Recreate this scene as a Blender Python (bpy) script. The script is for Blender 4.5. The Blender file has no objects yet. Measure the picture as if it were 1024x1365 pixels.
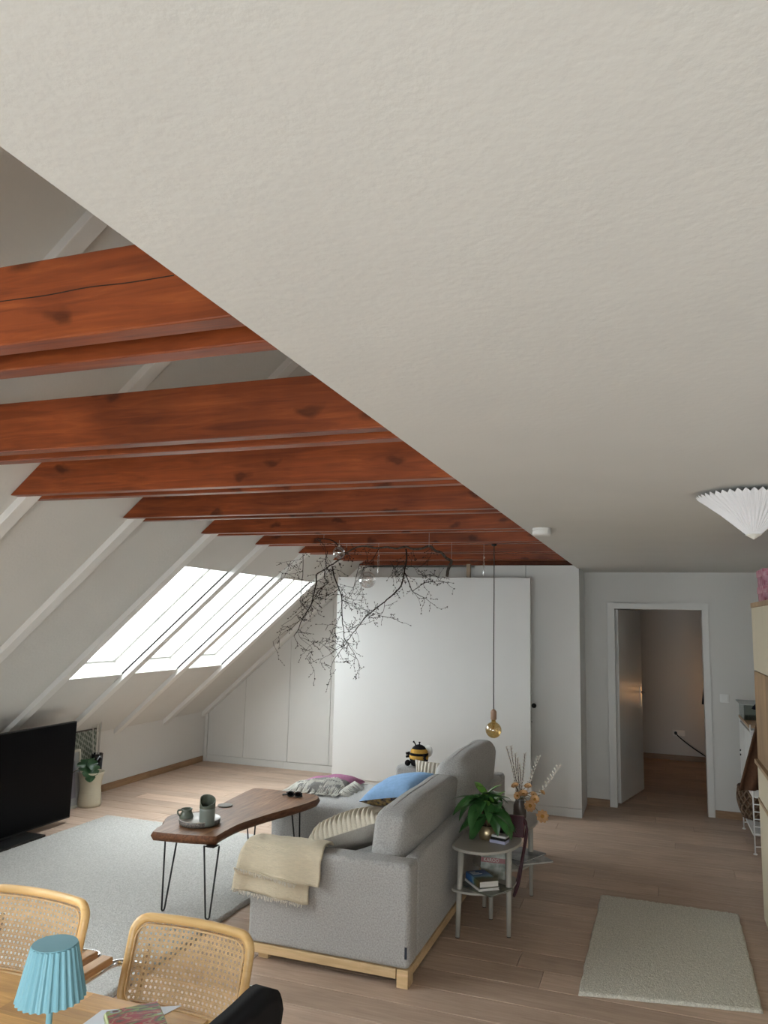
import bpy, bmesh, math, random
from mathutils import Vector, Matrix, noise
random.seed(7)
PI = math.pi
SC = bpy.context.scene
COL = SC.collection

# ------------------------------------------------------------------ camera
CAM_H = 1.84
YAW, PIT, ROL, FPX = -0.343314, 0.139178, 0.023746, 1006.2
_f = Vector((math.sin(YAW)*math.cos(PIT), math.cos(YAW)*math.cos(PIT), math.sin(PIT)))
_r = Vector((math.cos(YAW), -math.sin(YAW), 0))
_u = _r.cross(_f)
CR = math.cos(ROL)*_r + math.sin(ROL)*_u
CU = -math.sin(ROL)*_r + math.cos(ROL)*_u
cam_d = bpy.data.cameras.new('camera')
cam = bpy.data.objects.new('camera', cam_d); COL.objects.link(cam)
cam_d.sensor_fit = 'VERTICAL'; cam_d.sensor_height = 36; cam_d.sensor_width = 27
cam_d.lens = FPX/1365*36; cam_d.clip_start = .05
M = Matrix((CR, CU, -_f)).transposed().to_4x4(); M.translation = (0, 0, CAM_H)
cam.matrix_world = M
SC.camera = cam
O = Vector((0, 0, CAM_H))

def ray(px, py): return CR*((px-512)/FPX) - CU*((py-682.5)/FPX) + _f
def onz(px, py, z=0):
    d = ray(px, py); return O + d*((z-CAM_H)/d.z)
def ony(px, py, y):
    d = ray(px, py); return O + d*(y/d.y)
def onx(px, py, x):
    d = ray(px, py); return O + d*(x/d.x)

# ------------------------------------------------------------------ light
SC.view_settings.view_transform = 'Standard'
SC.view_settings.look = 'None'
SC.view_settings.gamma = 1
SC.view_settings.use_curve_mapping = False
SC.view_settings.exposure = 0.6
w = bpy.data.worlds.new('overcast_sky'); SC.world = w; w.use_nodes = True
bg = w.node_tree.nodes['Background']
bg.inputs[0].default_value = (0.93, 0.97, 1.0, 1); bg.inputs[1].default_value = 7.0

def portal(name, loc, size, direction):
    l = bpy.data.lights.new(name, 'AREA'); l.shape = 'RECTANGLE'; l.size, l.size_y = size
    l.cycles.is_portal = True
    o = bpy.data.objects.new(name, l); COL.objects.link(o); o.location = loc
    o.rotation_euler = Vector(direction).to_track_quat('-Z', 'Y').to_euler()
    return o

# room dimensions (metres)
KX = -5.40; CEIL = 2.37; EDGE = -0.70; RX = 1.08; BY = 8.30; NY = -2.4
SL = 0.882; SCC = 5.372          # slope board: z = SCC + SL*x
BEAMS = [-1.47, -0.545, .38, 1.305, 2.255, 3.155, 4.09, 5.015, 5.87, 6.74, 7.60, 8.40]
ZB = 2.455; BH = .20
SKX0, SKX1 = -4.66, -3.58
ANG = math.atan(SL)
NRM = Vector((math.sin(ANG), 0, -math.cos(ANG)))    # into the room
def slope_pt(x, y, out=0.0): return Vector((x, y, SCC+SL*x)) - NRM*out

# ------------------------------------------------------------------ materials
MATS = {}
def mat(name, color, rough=.6, spec=.5, metal=0, noise_amt=0, nscale=20, stretch=(1, 1, 1), bump=0, bscale=80, color2=None, coord='Object', sheen=0, rand=0, trans=0):
    if name in MATS: return MATS[name]
    m = bpy.data.materials.new(name); m.use_nodes = True
    nt = m.node_tree; b = nt.nodes['Principled BSDF']
    b.inputs['Base Color'].default_value = (*color, 1)
    b.inputs['Roughness'].default_value = rough
    b.inputs['Specular IOR Level'].default_value = spec
    b.inputs['Metallic'].default_value = metal
    if sheen: b.inputs['Sheen Weight'].default_value = sheen
    if trans: b.inputs['Transmission Weight'].default_value = trans
    tc = nt.nodes.new('ShaderNodeTexCoord'); mp = nt.nodes.new('ShaderNodeMapping')
    nt.links.new(tc.outputs[coord], mp.inputs[0]); mp.inputs['Scale'].default_value = stretch
    if noise_amt or color2:
        n = nt.nodes.new('ShaderNodeTexNoise'); n.inputs['Scale'].default_value = nscale; n.inputs['Detail'].default_value = 6
        nt.links.new(mp.outputs[0], n.inputs[0])
        cr = nt.nodes.new('ShaderNodeValToRGB')
        c2 = color2 or tuple(c*(1-noise_amt) for c in color)
        cr.color_ramp.elements[0].color = (*c2, 1); cr.color_ramp.elements[1].color = (*color, 1)
        cr.color_ramp.elements[0].position = .33; cr.color_ramp.elements[1].position = .67
        nt.links.new(n.outputs['Fac'], cr.inputs[0])
        out = cr.outputs[0]
        if rand:
            oi = nt.nodes.new('ShaderNodeObjectInfo'); hs = nt.nodes.new('ShaderNodeHueSaturation')
            mr = nt.nodes.new('ShaderNodeMapRange'); mr.inputs[3].default_value = 1-rand; mr.inputs[4].default_value = 1+rand
            nt.links.new(oi.outputs['Random'], mr.inputs[0]); nt.links.new(mr.outputs[0], hs.inputs['Value'])
            nt.links.new(out, hs.inputs['Color']); out = hs.outputs[0]
        nt.links.new(out, b.inputs['Base Color'])
    if bump:
        n2 = nt.nodes.new('ShaderNodeTexNoise'); n2.inputs['Scale'].default_value = bscale; n2.inputs['Detail'].default_value = 4
        nt.links.new(mp.outputs[0], n2.inputs[0])
        bp = nt.nodes.new('ShaderNodeBump'); bp.inputs['Strength'].default_value = bump; bp.inputs['Distance'].default_value = .01
        nt.links.new(n2.outputs['Fac'], bp.inputs['Height']); nt.links.new(bp.outputs[0], b.inputs['Normal'])
    MATS[name] = m
    return m

def wood(name, c1, c2, c3, scale=1.0, rough=.45, axis=0, rand=.08, knots=0, spec=.5, cracks=0, mott=.25):
    """grain along one axis, object coordinates offset per object"""
    if name in MATS: return MATS[name]
    m = bpy.data.materials.new(name); m.use_nodes = True
    nt = m.node_tree; N = nt.nodes.new; L = nt.links.new; b = nt.nodes['Principled BSDF']
    b.inputs['Roughness'].default_value = rough; b.inputs['Specular IOR Level'].default_value = spec
    tc = N('ShaderNodeTexCoord'); oi = N('ShaderNodeObjectInfo')
    ad = N('ShaderNodeVectorMath'); ad.operation = 'MULTIPLY_ADD'
    co = N('ShaderNodeCombineXYZ')
    for i in range(3): L(oi.outputs['Random'], co.inputs[i])
    ad.inputs[1].default_value = (37, 23, 11)
    L(co.outputs[0], ad.inputs[0]); L(tc.outputs['Object'], ad.inputs[2])
    mp = N('ShaderNodeMapping'); s = [14*scale]*3; s[axis] = 1.1*scale; mp.inputs['Scale'].default_value = s
    L(ad.outputs[0], mp.inputs[0])
    n = N('ShaderNodeTexNoise'); n.inputs['Scale'].default_value = 2.4; n.inputs['Detail'].default_value = 10; n.inputs['Roughness'].default_value = .62; n.inputs['Distortion'].default_value = .8
    L(mp.outputs[0], n.inputs[0])
    cr = N('ShaderNodeValToRGB'); e = cr.color_ramp.elements
    e[0].color = (*c2, 1); e[0].position = .3; e[1].color = (*c1, 1); e[1].position = .55
    x = e.new(.75); x.color = (*c3, 1)
    L(n.outputs['Fac'], cr.inputs[0])
    # broad mottling
    n3 = N('ShaderNodeTexNoise'); n3.inputs['Scale'].default_value = 2.2; n3.inputs['Detail'].default_value = 3
    L(ad.outputs[0], n3.inputs[0])
    mr3 = N('ShaderNodeMapRange'); mr3.inputs[1].default_value = .3; mr3.inputs[2].default_value = .7; mr3.inputs[3].default_value = 1-mott; mr3.inputs[4].default_value = 1+mott
    L(n3.outputs['Fac'], mr3.inputs[0])
    mr = N('ShaderNodeMapRange'); mr.inputs[3].default_value = 1-rand; mr.inputs[4].default_value = 1+rand
    L(oi.outputs['Random'], mr.inputs[0])
    mu = N('ShaderNodeMath'); mu.operation = 'MULTIPLY'; L(mr.outputs[0], mu.inputs[0]); L(mr3.outputs[0], mu.inputs[1])
    hs = N('ShaderNodeHueSaturation'); L(mu.outputs[0], hs.inputs['Value']); L(cr.outputs[0], hs.inputs['Color'])
    out = hs.outputs[0]
    if knots:
        mpk = N('ShaderNodeMapping'); sk = [4.5]*3; sk[axis] = 1.9; sk[1 if axis != 1 else 2] = .02 if knots > .5 else 3.2; mpk.inputs['Scale'].default_value = sk
        nk = N('ShaderNodeTexNoise'); nk.inputs['Scale'].default_value = 9; L(ad.outputs[0], nk.inputs[0])
        vk = N('ShaderNodeVectorMath'); vk.operation = 'MULTIPLY_ADD'; vk.inputs[1].default_value = (.10, .10, .10); L(nk.outputs['Color'], vk.inputs[0]); L(ad.outputs[0], vk.inputs[2])
        L(vk.outputs[0], mpk.inputs[0])
        v = N('ShaderNodeTexVoronoi'); v.inputs['Scale'].default_value = 1.1
        if knots > .5:
            v.voronoi_dimensions = '2D'; sp3 = N('ShaderNodeSeparateXYZ'); cb3 = N('ShaderNodeCombineXYZ')
            L(mpk.outputs[0], sp3.inputs[0]); L(sp3.outputs[0], cb3.inputs[0]); L(sp3.outputs[2], cb3.inputs[1]); L(cb3.outputs[0], v.inputs[0])
        else: L(mpk.outputs[0], v.inputs[0])
        ck = N('ShaderNodeValToRGB'); ck.color_ramp.elements[0].color = (.25, .25, .25, 1); ck.color_ramp.elements[0].position = .05
        ck.color_ramp.elements[1].color = (1, 1, 1, 1); ck.color_ramp.elements[1].position = .12
        L(v.outputs['Distance'], ck.inputs[0])
        mx = N('ShaderNodeMix'); mx.data_type = 'RGBA'; mx.blend_type = 'MULTIPLY'; mx.inputs[0].default_value = knots
        L(out, mx.inputs[6]); L(ck.outputs[0], mx.inputs[7]); out = mx.outputs[2]
    L(out, b.inputs['Base Color'])
    bp = N('ShaderNodeBump'); bp.inputs['Strength'].default_value = .12; bp.inputs['Distance'].default_value = .006
    L(n.outputs['Fac'], bp.inputs['Height']); L(bp.outputs[0], b.inputs['Normal'])
    MATS[name] = m
    return m

def weave(name, c1, c2, scale=300, rough=.95, bump=.4):
    """small speckle of a woven cloth"""
    return mat(name, c1, rough, .15, noise_amt=.3, color2=c2, nscale=scale, bump=bump, bscale=scale, sheen=.15)

def thin_glass(name, tint=(1, 1, 1), refl=.08):
    if name in MATS: return MATS[name]
    m = bpy.data.materials.new(name); m.use_nodes = True; nt = m.node_tree; nt.nodes.clear()
    o = nt.nodes.new('ShaderNodeOutputMaterial'); t = nt.nodes.new('ShaderNodeBsdfTransparent'); g = nt.nodes.new('ShaderNodeBsdfGlossy')
    fr = nt.nodes.new('ShaderNodeLayerWeight'); fr.inputs[0].default_value = refl*3
    mx = nt.nodes.new('ShaderNodeMixShader'); t.inputs[0].default_value = (*tint, 1); g.inputs['Roughness'].default_value = .02
    fr.inputs[0].default_value = .5
    pw = nt.nodes.new('ShaderNodeMath'); pw.operation = 'POWER'; pw.inputs[1].default_value = 4
    ma = nt.nodes.new('ShaderNodeMath'); ma.operation = 'MULTIPLY_ADD'; ma.inputs[1].default_value = .6; ma.inputs[2].default_value = refl*.4
    nt.links.new(fr.outputs['Facing'], pw.inputs[0]); nt.links.new(pw.outputs[0], ma.inputs[0])
    nt.links.new(ma.outputs[0], mx.inputs[0]); nt.links.new(t.outputs[0], mx.inputs[1]); nt.links.new(g.outputs[0], mx.inputs[2])
    nt.links.new(mx.outputs[0], o.inputs[0]); MATS[name] = m
    return m

PLASTER = mat('plaster', (.66, .65, .615), .9, .2, noise_amt=.03, nscale=3, bump=.10, bscale=55)
SLOPE_W = mat('slope_plaster', (.66, .65, .615), .9, .2, noise_amt=.03, nscale=3, bump=.15, bscale=45)
WALL_W = mat('wall_paint', (.66, .65, .625), .9, .2, bump=.1, bscale=60)
WHITE_P = mat('white_lacquer', (.68, .675, .65), .45, .4, noise_amt=.02, nscale=4)
RAFTER_W = mat('rafter_paint', (.76, .75, .72), .55, .4, noise_amt=.03, nscale=9)
PANEL_W = mat('panel_paint', (.68, .68, .665), .55, .4, noise_amt=.03, nscale=2)
BEAM = wood('stained_beam', (.225, .051, .0135), (.13, .028, .009), (.32, .085, .022), 1.0, .40, 0, .12, knots=.75, spec=.3)
FLOOR = wood('floor_oak', (.52, .385, .295), (.43, .315, .236), (.59, .45, .352), 1.2, .48, 0, .14, knots=.15, spec=.2, mott=.1)
OAKTRIM = wood('oak_trim', (.30, .18, .095), (.23, .13, .065), (.36, .23, .13), 1.5, .45, 1, .05)
OAKTRIMX = wood('oak_trim_x', (.30, .18, .095), (.23, .13, .065), (.36, .23, .13), 1.5, .45, 0, .05)
OAK_L = wood('light_oak', (.60, .42, .23), (.50, .34, .17), (.68, .50, .30), 1.6, .45, 0, .05)
OAK_T = wood('table_oak', (.60, .33, .10), (.46, .235, .065), (.68, .42, .16), 1.8, .35, 0, .10)
BENT = wood('bent_beech', (.80, .52, .22), (.72, .44, .17), (.85, .58, .28), 1.5, .32, 0, .03)
BEECH = wood('beech_arm', (.52, .30, .14), (.42, .23, .10), (.60, .37, .19), 1.5, .35, 1, .03)
CANE = mat('cane', (.80, .56, .30), .55, .3, noise_amt=.2, nscale=60)
SLAB = wood('walnut_slab', (.23, .115, .055), (.13, .06, .028), (.33, .18, .095), 1.1, .5, 1, .02, knots=.35, spec=.3)
BARK = wood('live_edge', (.16, .065, .028), (.075, .03, .014), (.25, .11, .05), 1.6, .55, 1, .02, spec=.3)
CHROME = mat('chrome', (.75, .75, .75), .12, .5, 1)
BLACKM = mat('black_steel', (.012, .012, .012), .4, .4)
BLACKTV = mat('tv_screen', (.002, .002, .0025), .3, .06)
GREYF = weave('grey_sofa_cloth', (.47, .46, .445), (.325, .316, .303), 130)
GREYF2 = GREYF
RUGM = mat('wool_rug', (.62, .605, .575), 1, .05, color2=(.47, .46, .43), nscale=90, bump=1.0, bscale=140)
HALLRUG = mat('hall_rug', (.80, .77, .68), 1, .05, color2=(.60, .575, .50), nscale=120, bump=1.0, bscale=160, stretch=(1, .55, 1))

# ------------------------------------------------------------------ mesh helpers
class MB:
    def __init__(self): self.v = []; self.f = []; self.mi = []; self.cur = 0
    def add(self, vs, fs):
        n = len(self.v); self.v += [Vector(p) for p in vs]
        self.f += [[i+n for i in f] for f in fs]; self.mi += [self.cur]*len(fs); return self
    def box(self, x0, x1, y0, y1, z0, z1):
        vs = [(x, y, z) for z in (z0, z1) for y in (y0, y1) for x in (x0, x1)]
        return self.add(vs, [(0, 2, 3, 1), (4, 5, 7, 6), (0, 1, 5, 4), (2, 6, 7, 3), (0, 4, 6, 2), (1, 3, 7, 5)])
    def hexa(self, b, t):
        return self.add(list(b)+list(t), [(0, 3, 2, 1), (4, 5, 6, 7), (0, 1, 5, 4), (1, 2, 6, 5), (2, 3, 7, 6), (3, 0, 4, 7)])
    def obox(self, c, ax, ay, az):
        c, ax, ay, az = map(Vector, (c, ax, ay, az))
        b = [c-ax-ay-az, c+ax-ay-az, c+ax+ay-az, c-ax+ay-az]; t = [p+2*az for p in b]
        return self.hexa(b, t)
    def prism(self, poly, z0, z1):
        n = len(poly)
        vs = [(p[0], p[1], z0) for p in poly]+[(p[0], p[1], z1) for p in poly]
        fs = [tuple(range(n))[::-1], tuple(range(n, 2*n))]+[(i, (i+1) % n, n+(i+1) % n, n+i) for i in range(n)]
        return self.add(vs, fs)
    def extr(self, pts, vec):
        """planar polygon extruded along vec"""
        n = len(pts); vec = Vector(vec); vs = [Vector(p) for p in pts]; vs += [p+vec for p in vs]
        fs = [tuple(range(n))[::-1], tuple(range(n, 2*n))]+[(i, (i+1) % n, n+(i+1) % n, n+i) for i in range(n)]
        return self.add(vs, fs)
    def tube(self, path, r, n=8, closed=False, flat=None):
        path = [Vector(p) for p in path]; m = len(path)
        rs = r if isinstance(r, (list, tuple)) else [r]*m
        vs = []; up = None
        for i, p in enumerate(path):
            if closed: t = path[(i+1) % m]-path[i-1]
            else: t = path[min(i+1, m-1)]-path[max(i-1, 0)]
            if t.length < 1e-9: t = Vector((0, 0, 1))
            t.normalize()
            if up is None:
                up = Vector((0, 0, 1)) if abs(t.z) < .9 else Vector((1, 0, 0))
                if flat is not None: up = Vector(flat)
            elif flat is not None: up = Vector(flat)
            a = t.cross(up)
            if a.length < 1e-6: a = t.cross(Vector((1, .3, .2)))
            a.normalize(); b = a.cross(t); up = b
            for k in range(n):
                an = 2*PI*k/n; vs.append(p+(a*math.cos(an)+b*math.sin(an))*rs[i])
        fs = []
        for i in range(m if closed else m-1):
            j = (i+1) % m
            for k in range(n): fs.append((i*n+k, i*n+(k+1) % n, j*n+(k+1) % n, j*n+k))
        if not closed:
            fs.append(tuple(range(n))[::-1]); fs.append(tuple(range((m-1)*n, m*n)))
        return self.add(vs, fs)
    def lathe(self, prof, c=(0, 0, 0), n=24, rfun=None):
        vs = []; m = len(prof); c = Vector(c)
        for (r, z) in prof:
            for k in range(n):
                a = 2*PI*k/n; rr = r*(rfun(a, z) if rfun else 1)
                vs.append(c+Vector((rr*math.cos(a), rr*math.sin(a), z)))
        fs = [(i*n+k, i*n+(k+1) % n, (i+1)*n+(k+1) % n, (i+1)*n+k) for i in range(m-1) for k in range(n)]
        if prof[0][0] > 1e-6: fs.append(tuple(range(n))[::-1])
        if prof[-1][0] > 1e-6: fs.append(tuple(range((m-1)*n, m*n)))
        return self.add(vs, fs)
    def grid(self, fn, nu, nv, cu=False):
        vs = [fn(i/nu, j/nv) for j in range(nv+1) for i in range(nu+1)]
        fs = [(j*(nu+1)+i, j*(nu+1)+i+1, (j+1)*(nu+1)+i+1, (j+1)*(nu+1)+i) for j in range(nv) for i in range(nu)]
        return self.add(vs, fs)
    def ball(self, c, r, n=10, sc=(1, 1, 1)):
        prof = [(math.sin(PI*i/n), -math.cos(PI*i/n)) for i in range(n+1)]
        s = len(self.v); self.lathe([(max(p[0], 1e-7)*r, p[1]*r) for p in prof], (0, 0, 0), n*2)
        for i in range(s, len(self.v)):
            q = self.v[i]; self.v[i] = Vector((q.x*sc[0], q.y*sc[1], q.z*sc[2]))+Vector(c)
        return self
    def xform(self, Mx, start=0):
        for i in range(start, len(self.v)): self.v[i] = Mx @ self.v[i]
        return self
    def obj(self, name, m, parent=None, smooth=False, bevel=0, seg=2, world=False, origin=None, subsurf=0, solid=0, mats=None):
        off = Vector((0, 0, 0))
        if parent is not None and world:
            off = Vector(parent.location)
            q = parent.parent
            while q is not None: off = off+Vector(q.location); q = q.parent
        if origin is not None: off = Vector(origin)
        me = bpy.data.meshes.new(name)
        me.from_pydata([tuple(p-off) for p in self.v], [], self.f)
        bm = bmesh.new(); bm.from_mesh(me); bmesh.ops.remove_doubles(bm, verts=bm.verts, dist=1e-6)
        bmesh.ops.recalc_face_normals(bm, faces=bm.faces); bm.to_mesh(me); bm.free()
        for mm in (mats or [m]): me.materials.append(mm)
        if mats and len(me.polygons) == len(self.mi):
            me.polygons.foreach_set('material_index', self.mi)
        if smooth: me.polygons.foreach_set('use_smooth', [True]*len(me.polygons))
        o = bpy.data.objects.new(name, me); COL.objects.link(o)
        if parent is not None: o.parent = parent
        if origin is not None: o.location = origin
        if bevel:
            b = o.modifiers.new('bevel', 'BEVEL'); b.width = bevel; b.segments = seg; b.limit_method = 'ANGLE'; b.angle_limit = .6
        if solid:
            s = o.modifiers.new('thick', 'SOLIDIFY'); s.thickness = solid; s.offset = 0
        if subsurf:
            s = o.modifiers.new('sub', 'SUBSURF'); s.levels = subsurf; s.render_levels = subsurf
        if smooth and bevel:
            pass
        return o

def tag(o, label, cat=None, group=None, kind=None):
    if label: o['label'] = label
    if cat: o['category'] = cat
    if group: o['group'] = group
    if kind: o['kind'] = kind
    return o
def thing(name, label, cat, loc=(0, 0, 0), rotz=0, group=None):
    o = bpy.data.objects.new(name, None); COL.objects.link(o); o.empty_display_size = .1
    o.location = loc; o.rotation_euler = (0, 0, rotz)
    return tag(o, label, cat, group)
def struct(o, label=None): return tag(o, label, None, None, 'structure')
def copy_tree(o, parent=None):
    c = o.copy(); COL.objects.link(c); c.parent = parent
    for ch in list(o.children): copy_tree(ch, c)
    return c
def smooth_path(pts, n=6, closed=False):
    pts = [Vector(p) for p in pts]; m = len(pts); out = []
    rng = range(m) if closed else range(m-1)
    for i in rng:
        if closed: p0, p1, p2, p3 = pts[i-1], pts[i], pts[(i+1) % m], pts[(i+2) % m]
        else: p0, p1, p2, p3 = pts[max(i-1, 0)], pts[i], pts[i+1], pts[min(i+2, m-1)]
        for k in range(n):
            t = k/n; t2 = t*t; t3 = t2*t
            out.append(.5*((2*p1)+(-p0+p2)*t+(2*p0-5*p1+4*p2-p3)*t2+(-p0+3*p1-3*p2+p3)*t3))
    if not closed: out.append(pts[-1])
    return out
def fbm(x, y, z=0, s=1): return noise.noise(Vector((x*s, y*s, z*s)))

# ================================================================== STRUCTURE
# floor slab and planks
fl = struct(MB().box(KX-.1, RX+.1, NY-.1, 8.42, -.10, -.012).box(KX-.3, -.75, 8.42, 9.2, -.10, -.012).box(-.75, 2.7, 8.42, 11.6, -.10, -.012).obj('floor', mat('sub_floor', (.05, .04, .03), .9)), 'grey-brown oak plank floor')
rnd = random.Random(3)
PW = .205
def plank_rows(x0, x1, y0, y1):
    y = y0; k = 0
    while y < y1-.02:
        yy = min(y+PW, y1)
        x = x0-rnd.uniform(0, 1.9)
        while x < x1:
            L = rnd.choice((1.9, 2.2, 2.2, 2.4))
            a, b = max(x, x0), min(x+L, x1)
            if b-a > .05:
                MB().box(a+.0008, b-.0008, y+.001, yy-.001, -.012, 0).obj('plank', FLOOR, fl, bevel=.0028, seg=1)
            x += L
        y = yy; k += 1
plank_rows(KX, RX, NY, 8.36)
plank_rows(KX, -1.0, 8.36, 8.62)
plank_rows(-.70, 2.55, 8.36, 11.47)

# lower ceiling and hidden loft
struct(MB().box(EDGE, RX+.1, NY-.1, 8.42, CEIL, ZB-.005).obj('ceiling', PLASTER), 'white roughcast flat ceiling with a straight open edge')
struct(MB().box(-1.6, -.4, NY-.1, 9.2, 4.25, 4.35).obj('ceiling_loft', SLOPE_W))
struct(MB().box(-.45, -.35, NY-.1, 9.2, ZB+.005, 4.3).obj('wall_loft', SLOPE_W))

# sloping ceiling built as slabs between the rafters with skylight wells
sl = MB(); T = .20
def slab(x0, x1, y0, y1):
    b = [slope_pt(x0, y0), slope_pt(x1, y0), slope_pt(x1, y1), slope_pt(x0, y1)]
    t = [slope_pt(x0, y0, T), slope_pt(x1, y0, T), slope_pt(x1, y1, T), slope_pt(x0, y1, T)]
    sl.hexa(b, t)
SKY = []
SKYFIELDS = {2, 3, 4, 7, 8, 9}
SKYHIGH = {}
XL, XH = -5.72, -1.15
for i in range(len(BEAMS)-1):
    y0 = BEAMS[i]+.105; y1 = BEAMS[i+1]+.105
    if i == 0: slab(XL, XH, NY-.1, y0)
    if i in SKYFIELDS or i in SKYHIGH:
        a, b = BEAMS[i]+.15, BEAMS[i+1]+.06
        s0, s1 = SKYHIGH.get(i, (SKX0, SKX1))
        slab(XL, s0, y0, y1); slab(s1, XH, y0, y1)
        slab(s0, s1, y0, a); slab(s0, s1, b, y1)
        SKY.append((a, b, s0, s1))
    else: slab(XL, XH, y0, y1)
slab(XL, XH, BEAMS[-1]+.105, 9.2)
struct(sl.obj('ceiling_slope', SLOPE_W), 'white sloping attic ceiling')

# rafters
for i, yf in enumerate(BEAMS):
    r = MB(); P = .042
    x0, x1 = KX-.05, XH
    y0, y1 = yf+.06, yf+.15
    b = [slope_pt(x0, y0, -P), slope_pt(x1, y0, -P), slope_pt(x1, y1, -P), slope_pt(x0, y1, -P)]
    t = [slope_pt(x0, y0, .02), slope_pt(x1, y0, .02), slope_pt(x1, y1, .02), slope_pt(x0, y1, .02)]
    o = r.hexa(b, t).obj('rafter', RAFTER_W, bevel=.004)
    struct(o)
    o.name = 'trim_%d' % (i+1)

# knee wall, side walls
struct(MB().box(KX-.12, KX, NY-.1, 9.2, -.1, .66).obj('wall_left', WALL_W), 'low white knee wall under the slope')
o = MB().box(KX, KX+.016, NY, 8.52, 0, .07).obj('baseboard_left', OAKTRIM, bevel=.003); struct(o)
struct(MB().box(RX, RX+.12, NY-.1, 8.42, -.1, 2.5).obj('wall_right', WALL_W))
DX0, DX1, DZ = -.388, .4555, 1.99
bw = MB().box(-.80, DX0-.02, BY, BY+.12, -.1, 2.5).box(DX1+.02, RX+.1, BY, BY+.12, -.1, 2.5).box(DX0-.02, DX1+.02, BY, BY+.12, DZ+.02, 2.5)
struct(bw.obj('wall_back', WALL_W), 'white end wall with the doorway')
struct(MB().box(KX-.3, -.35, 9.15, 9.27, -.1, 4.35).obj('wall_closet', WALL_W))
for n, x0, x1 in (('baseboard_back_left', -.684, -.462), ('baseboard_back_right', .519, RX)):
    struct(MB().box(x0, x1, BY-.016, BY, 0, .07).obj(n, OAKTRIMX, bevel=.003))
# window wall behind the camera
gw = MB(); gx0, gx1, gz0, gz1 = -2.6, .8, .25, 1.95
gw.box(KX-.1, gx0, NY-.12, NY, -.1, 4.35).box(gx1, RX+.1, NY-.12, NY, -.1, 4.35).box(gx0, gx1, NY-.12, NY, -.1, gz0).box(gx0, gx1, NY-.12, NY, gz1, 4.35)
struct(gw.obj('wall_window_side', WALL_W))
GLASS = thin_glass('window_glass', (.97, .99, .99), .05)
wi = MB()
for a in (gx0, (gx0*2+gx1)/3, (gx0+gx1*2)/3, gx1): wi.box(a-.04, a+.04, NY-.09, NY-.03, gz0, gz1)
wi.box(gx0, gx1, NY-.09, NY-.03, gz0, gz0+.07).box(gx0, gx1, NY-.09, NY-.03, gz1-.07, gz1)
wo = struct(wi.obj('window_7', WHITE_P, bevel=.004), 'large white window behind the dining table')
for k in range(3):
    a = gx0+(gx1-gx0)*k/3+.04; b = gx0+(gx1-gx0)*(k+1)/3-.04
    MB().box(a, b, NY-.062, NY-.056, gz0+.07, gz1-.07).obj('pane', GLASS, wo)
portal('window_behind_offscreen', ((gx0+gx1)/2, NY-.13, (gz0+gz1)/2), (gx1-gx0, gz1-gz0), (0, 1, 0))

# skylights: sash and pane at the outer end of each well
for k, (a, b, s0, s1) in enumerate(SKY):
    s = MB(); fw = .018
    def bar(x0, x1, y0, y1, o0=T-.045, o1=T-.005):
        s.hexa([slope_pt(x0, y0, o0), slope_pt(x1, y0, o0), slope_pt(x1, y1, o0), slope_pt(x0, y1, o0)],
               [slope_pt(x0, y0, o1), slope_pt(x1, y0, o1), slope_pt(x1, y1, o1), slope_pt(x0, y1, o1)])
    fx = fw*math.cos(ANG)
    bar(s0, s0+fx, a, b); bar(s1-fx, s1, a, b); bar(s0+fx, s1-fx, a, a+fw); bar(s0+fx, s1-fx, b-fw, b)
    so = struct(s.obj('window_%d' % (k+1), WHITE_P), 'skylight between two white rafters')
    p = MB(); s = p
    bar(s0+fx, s1-fx, a+fw, b-fw, T-.04, T-.034)
    p.obj('pane', GLASS, so)
    c = slope_pt((s0+s1)/2, (a+b)/2, T+.01)
    pl = portal('skylight_daylight' if a > 5 else 'skylight_left_offscreen', c, (b-a, (s1-s0)/math.cos(ANG)), NRM)
    pl.rotation_euler = Matrix((Vector((0, 1, 0)), Vector((0, 1, 0)).cross(NRM)*-1, -NRM)).transposed().to_euler()

# room beyond the door
struct(MB().box(-.82, -.70, 8.42, 11.6, -.1, 2.5).obj('wall_bedroom_left', WALL_W))
FARW = WALL_W
struct(MB().box(-.82, 2.7, 11.47, 11.6, -.1, 2.5).obj('wall_bedroom_back', FARW))
struct(MB().box(2.55, 2.67, 8.3, 11.6, -.1, 2.5).obj('wall_bedroom_right', WALL_W))
struct(MB().box(RX, 2.7, 8.30, 8.42, -.1, 2.5).obj('wall_bedroom_front', WALL_W))
struct(MB().box(-.82, 2.7, 8.42, 11.6, CEIL, 2.5).obj('ceiling_bedroom', PLASTER))
struct(MB().box(-.70, 2.55, 11.454, 11.47, 0, .07).obj('baseboard_bedroom', OAKTRIMX, bevel=.003))

# door frame and open leaf
d = MB()
for x0, x1 in ((DX0-.073, DX0), (DX1, DX1+.063)): d.box(x0, x1, BY-.014, BY, 0, DZ+.065)
d.box(DX0, DX1, BY-.014, BY, DZ, DZ+.065)
d.box(DX0-.02, DX0, BY, BY+.13, 0, DZ+.02).box(DX1, DX1+.02, BY, BY+.13, 0, DZ+.02).box(DX0, DX1, BY, BY+.13, DZ, DZ+.02)
for x0, x1 in ((DX0-.073, DX0), (DX1, DX1+.063)): d.box(x0, x1, BY+.121, BY+.134, 0, DZ+.065)
DF = mat('door_lacquer', (.78, .78, .75), .25, .5)
do = struct(d.obj('door_1', WHITE_P, bevel=.003), 'white door casing with the leaf standing open')
hx, hy = DX0+.012, BY+.13
fx_, fy_ = ony(857, 1050, 9.27).x, 9.27
dv = Vector((fx_-hx, fy_-hy, 0)).normalized(); dn = Vector((dv.y, -dv.x, 0))
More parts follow.
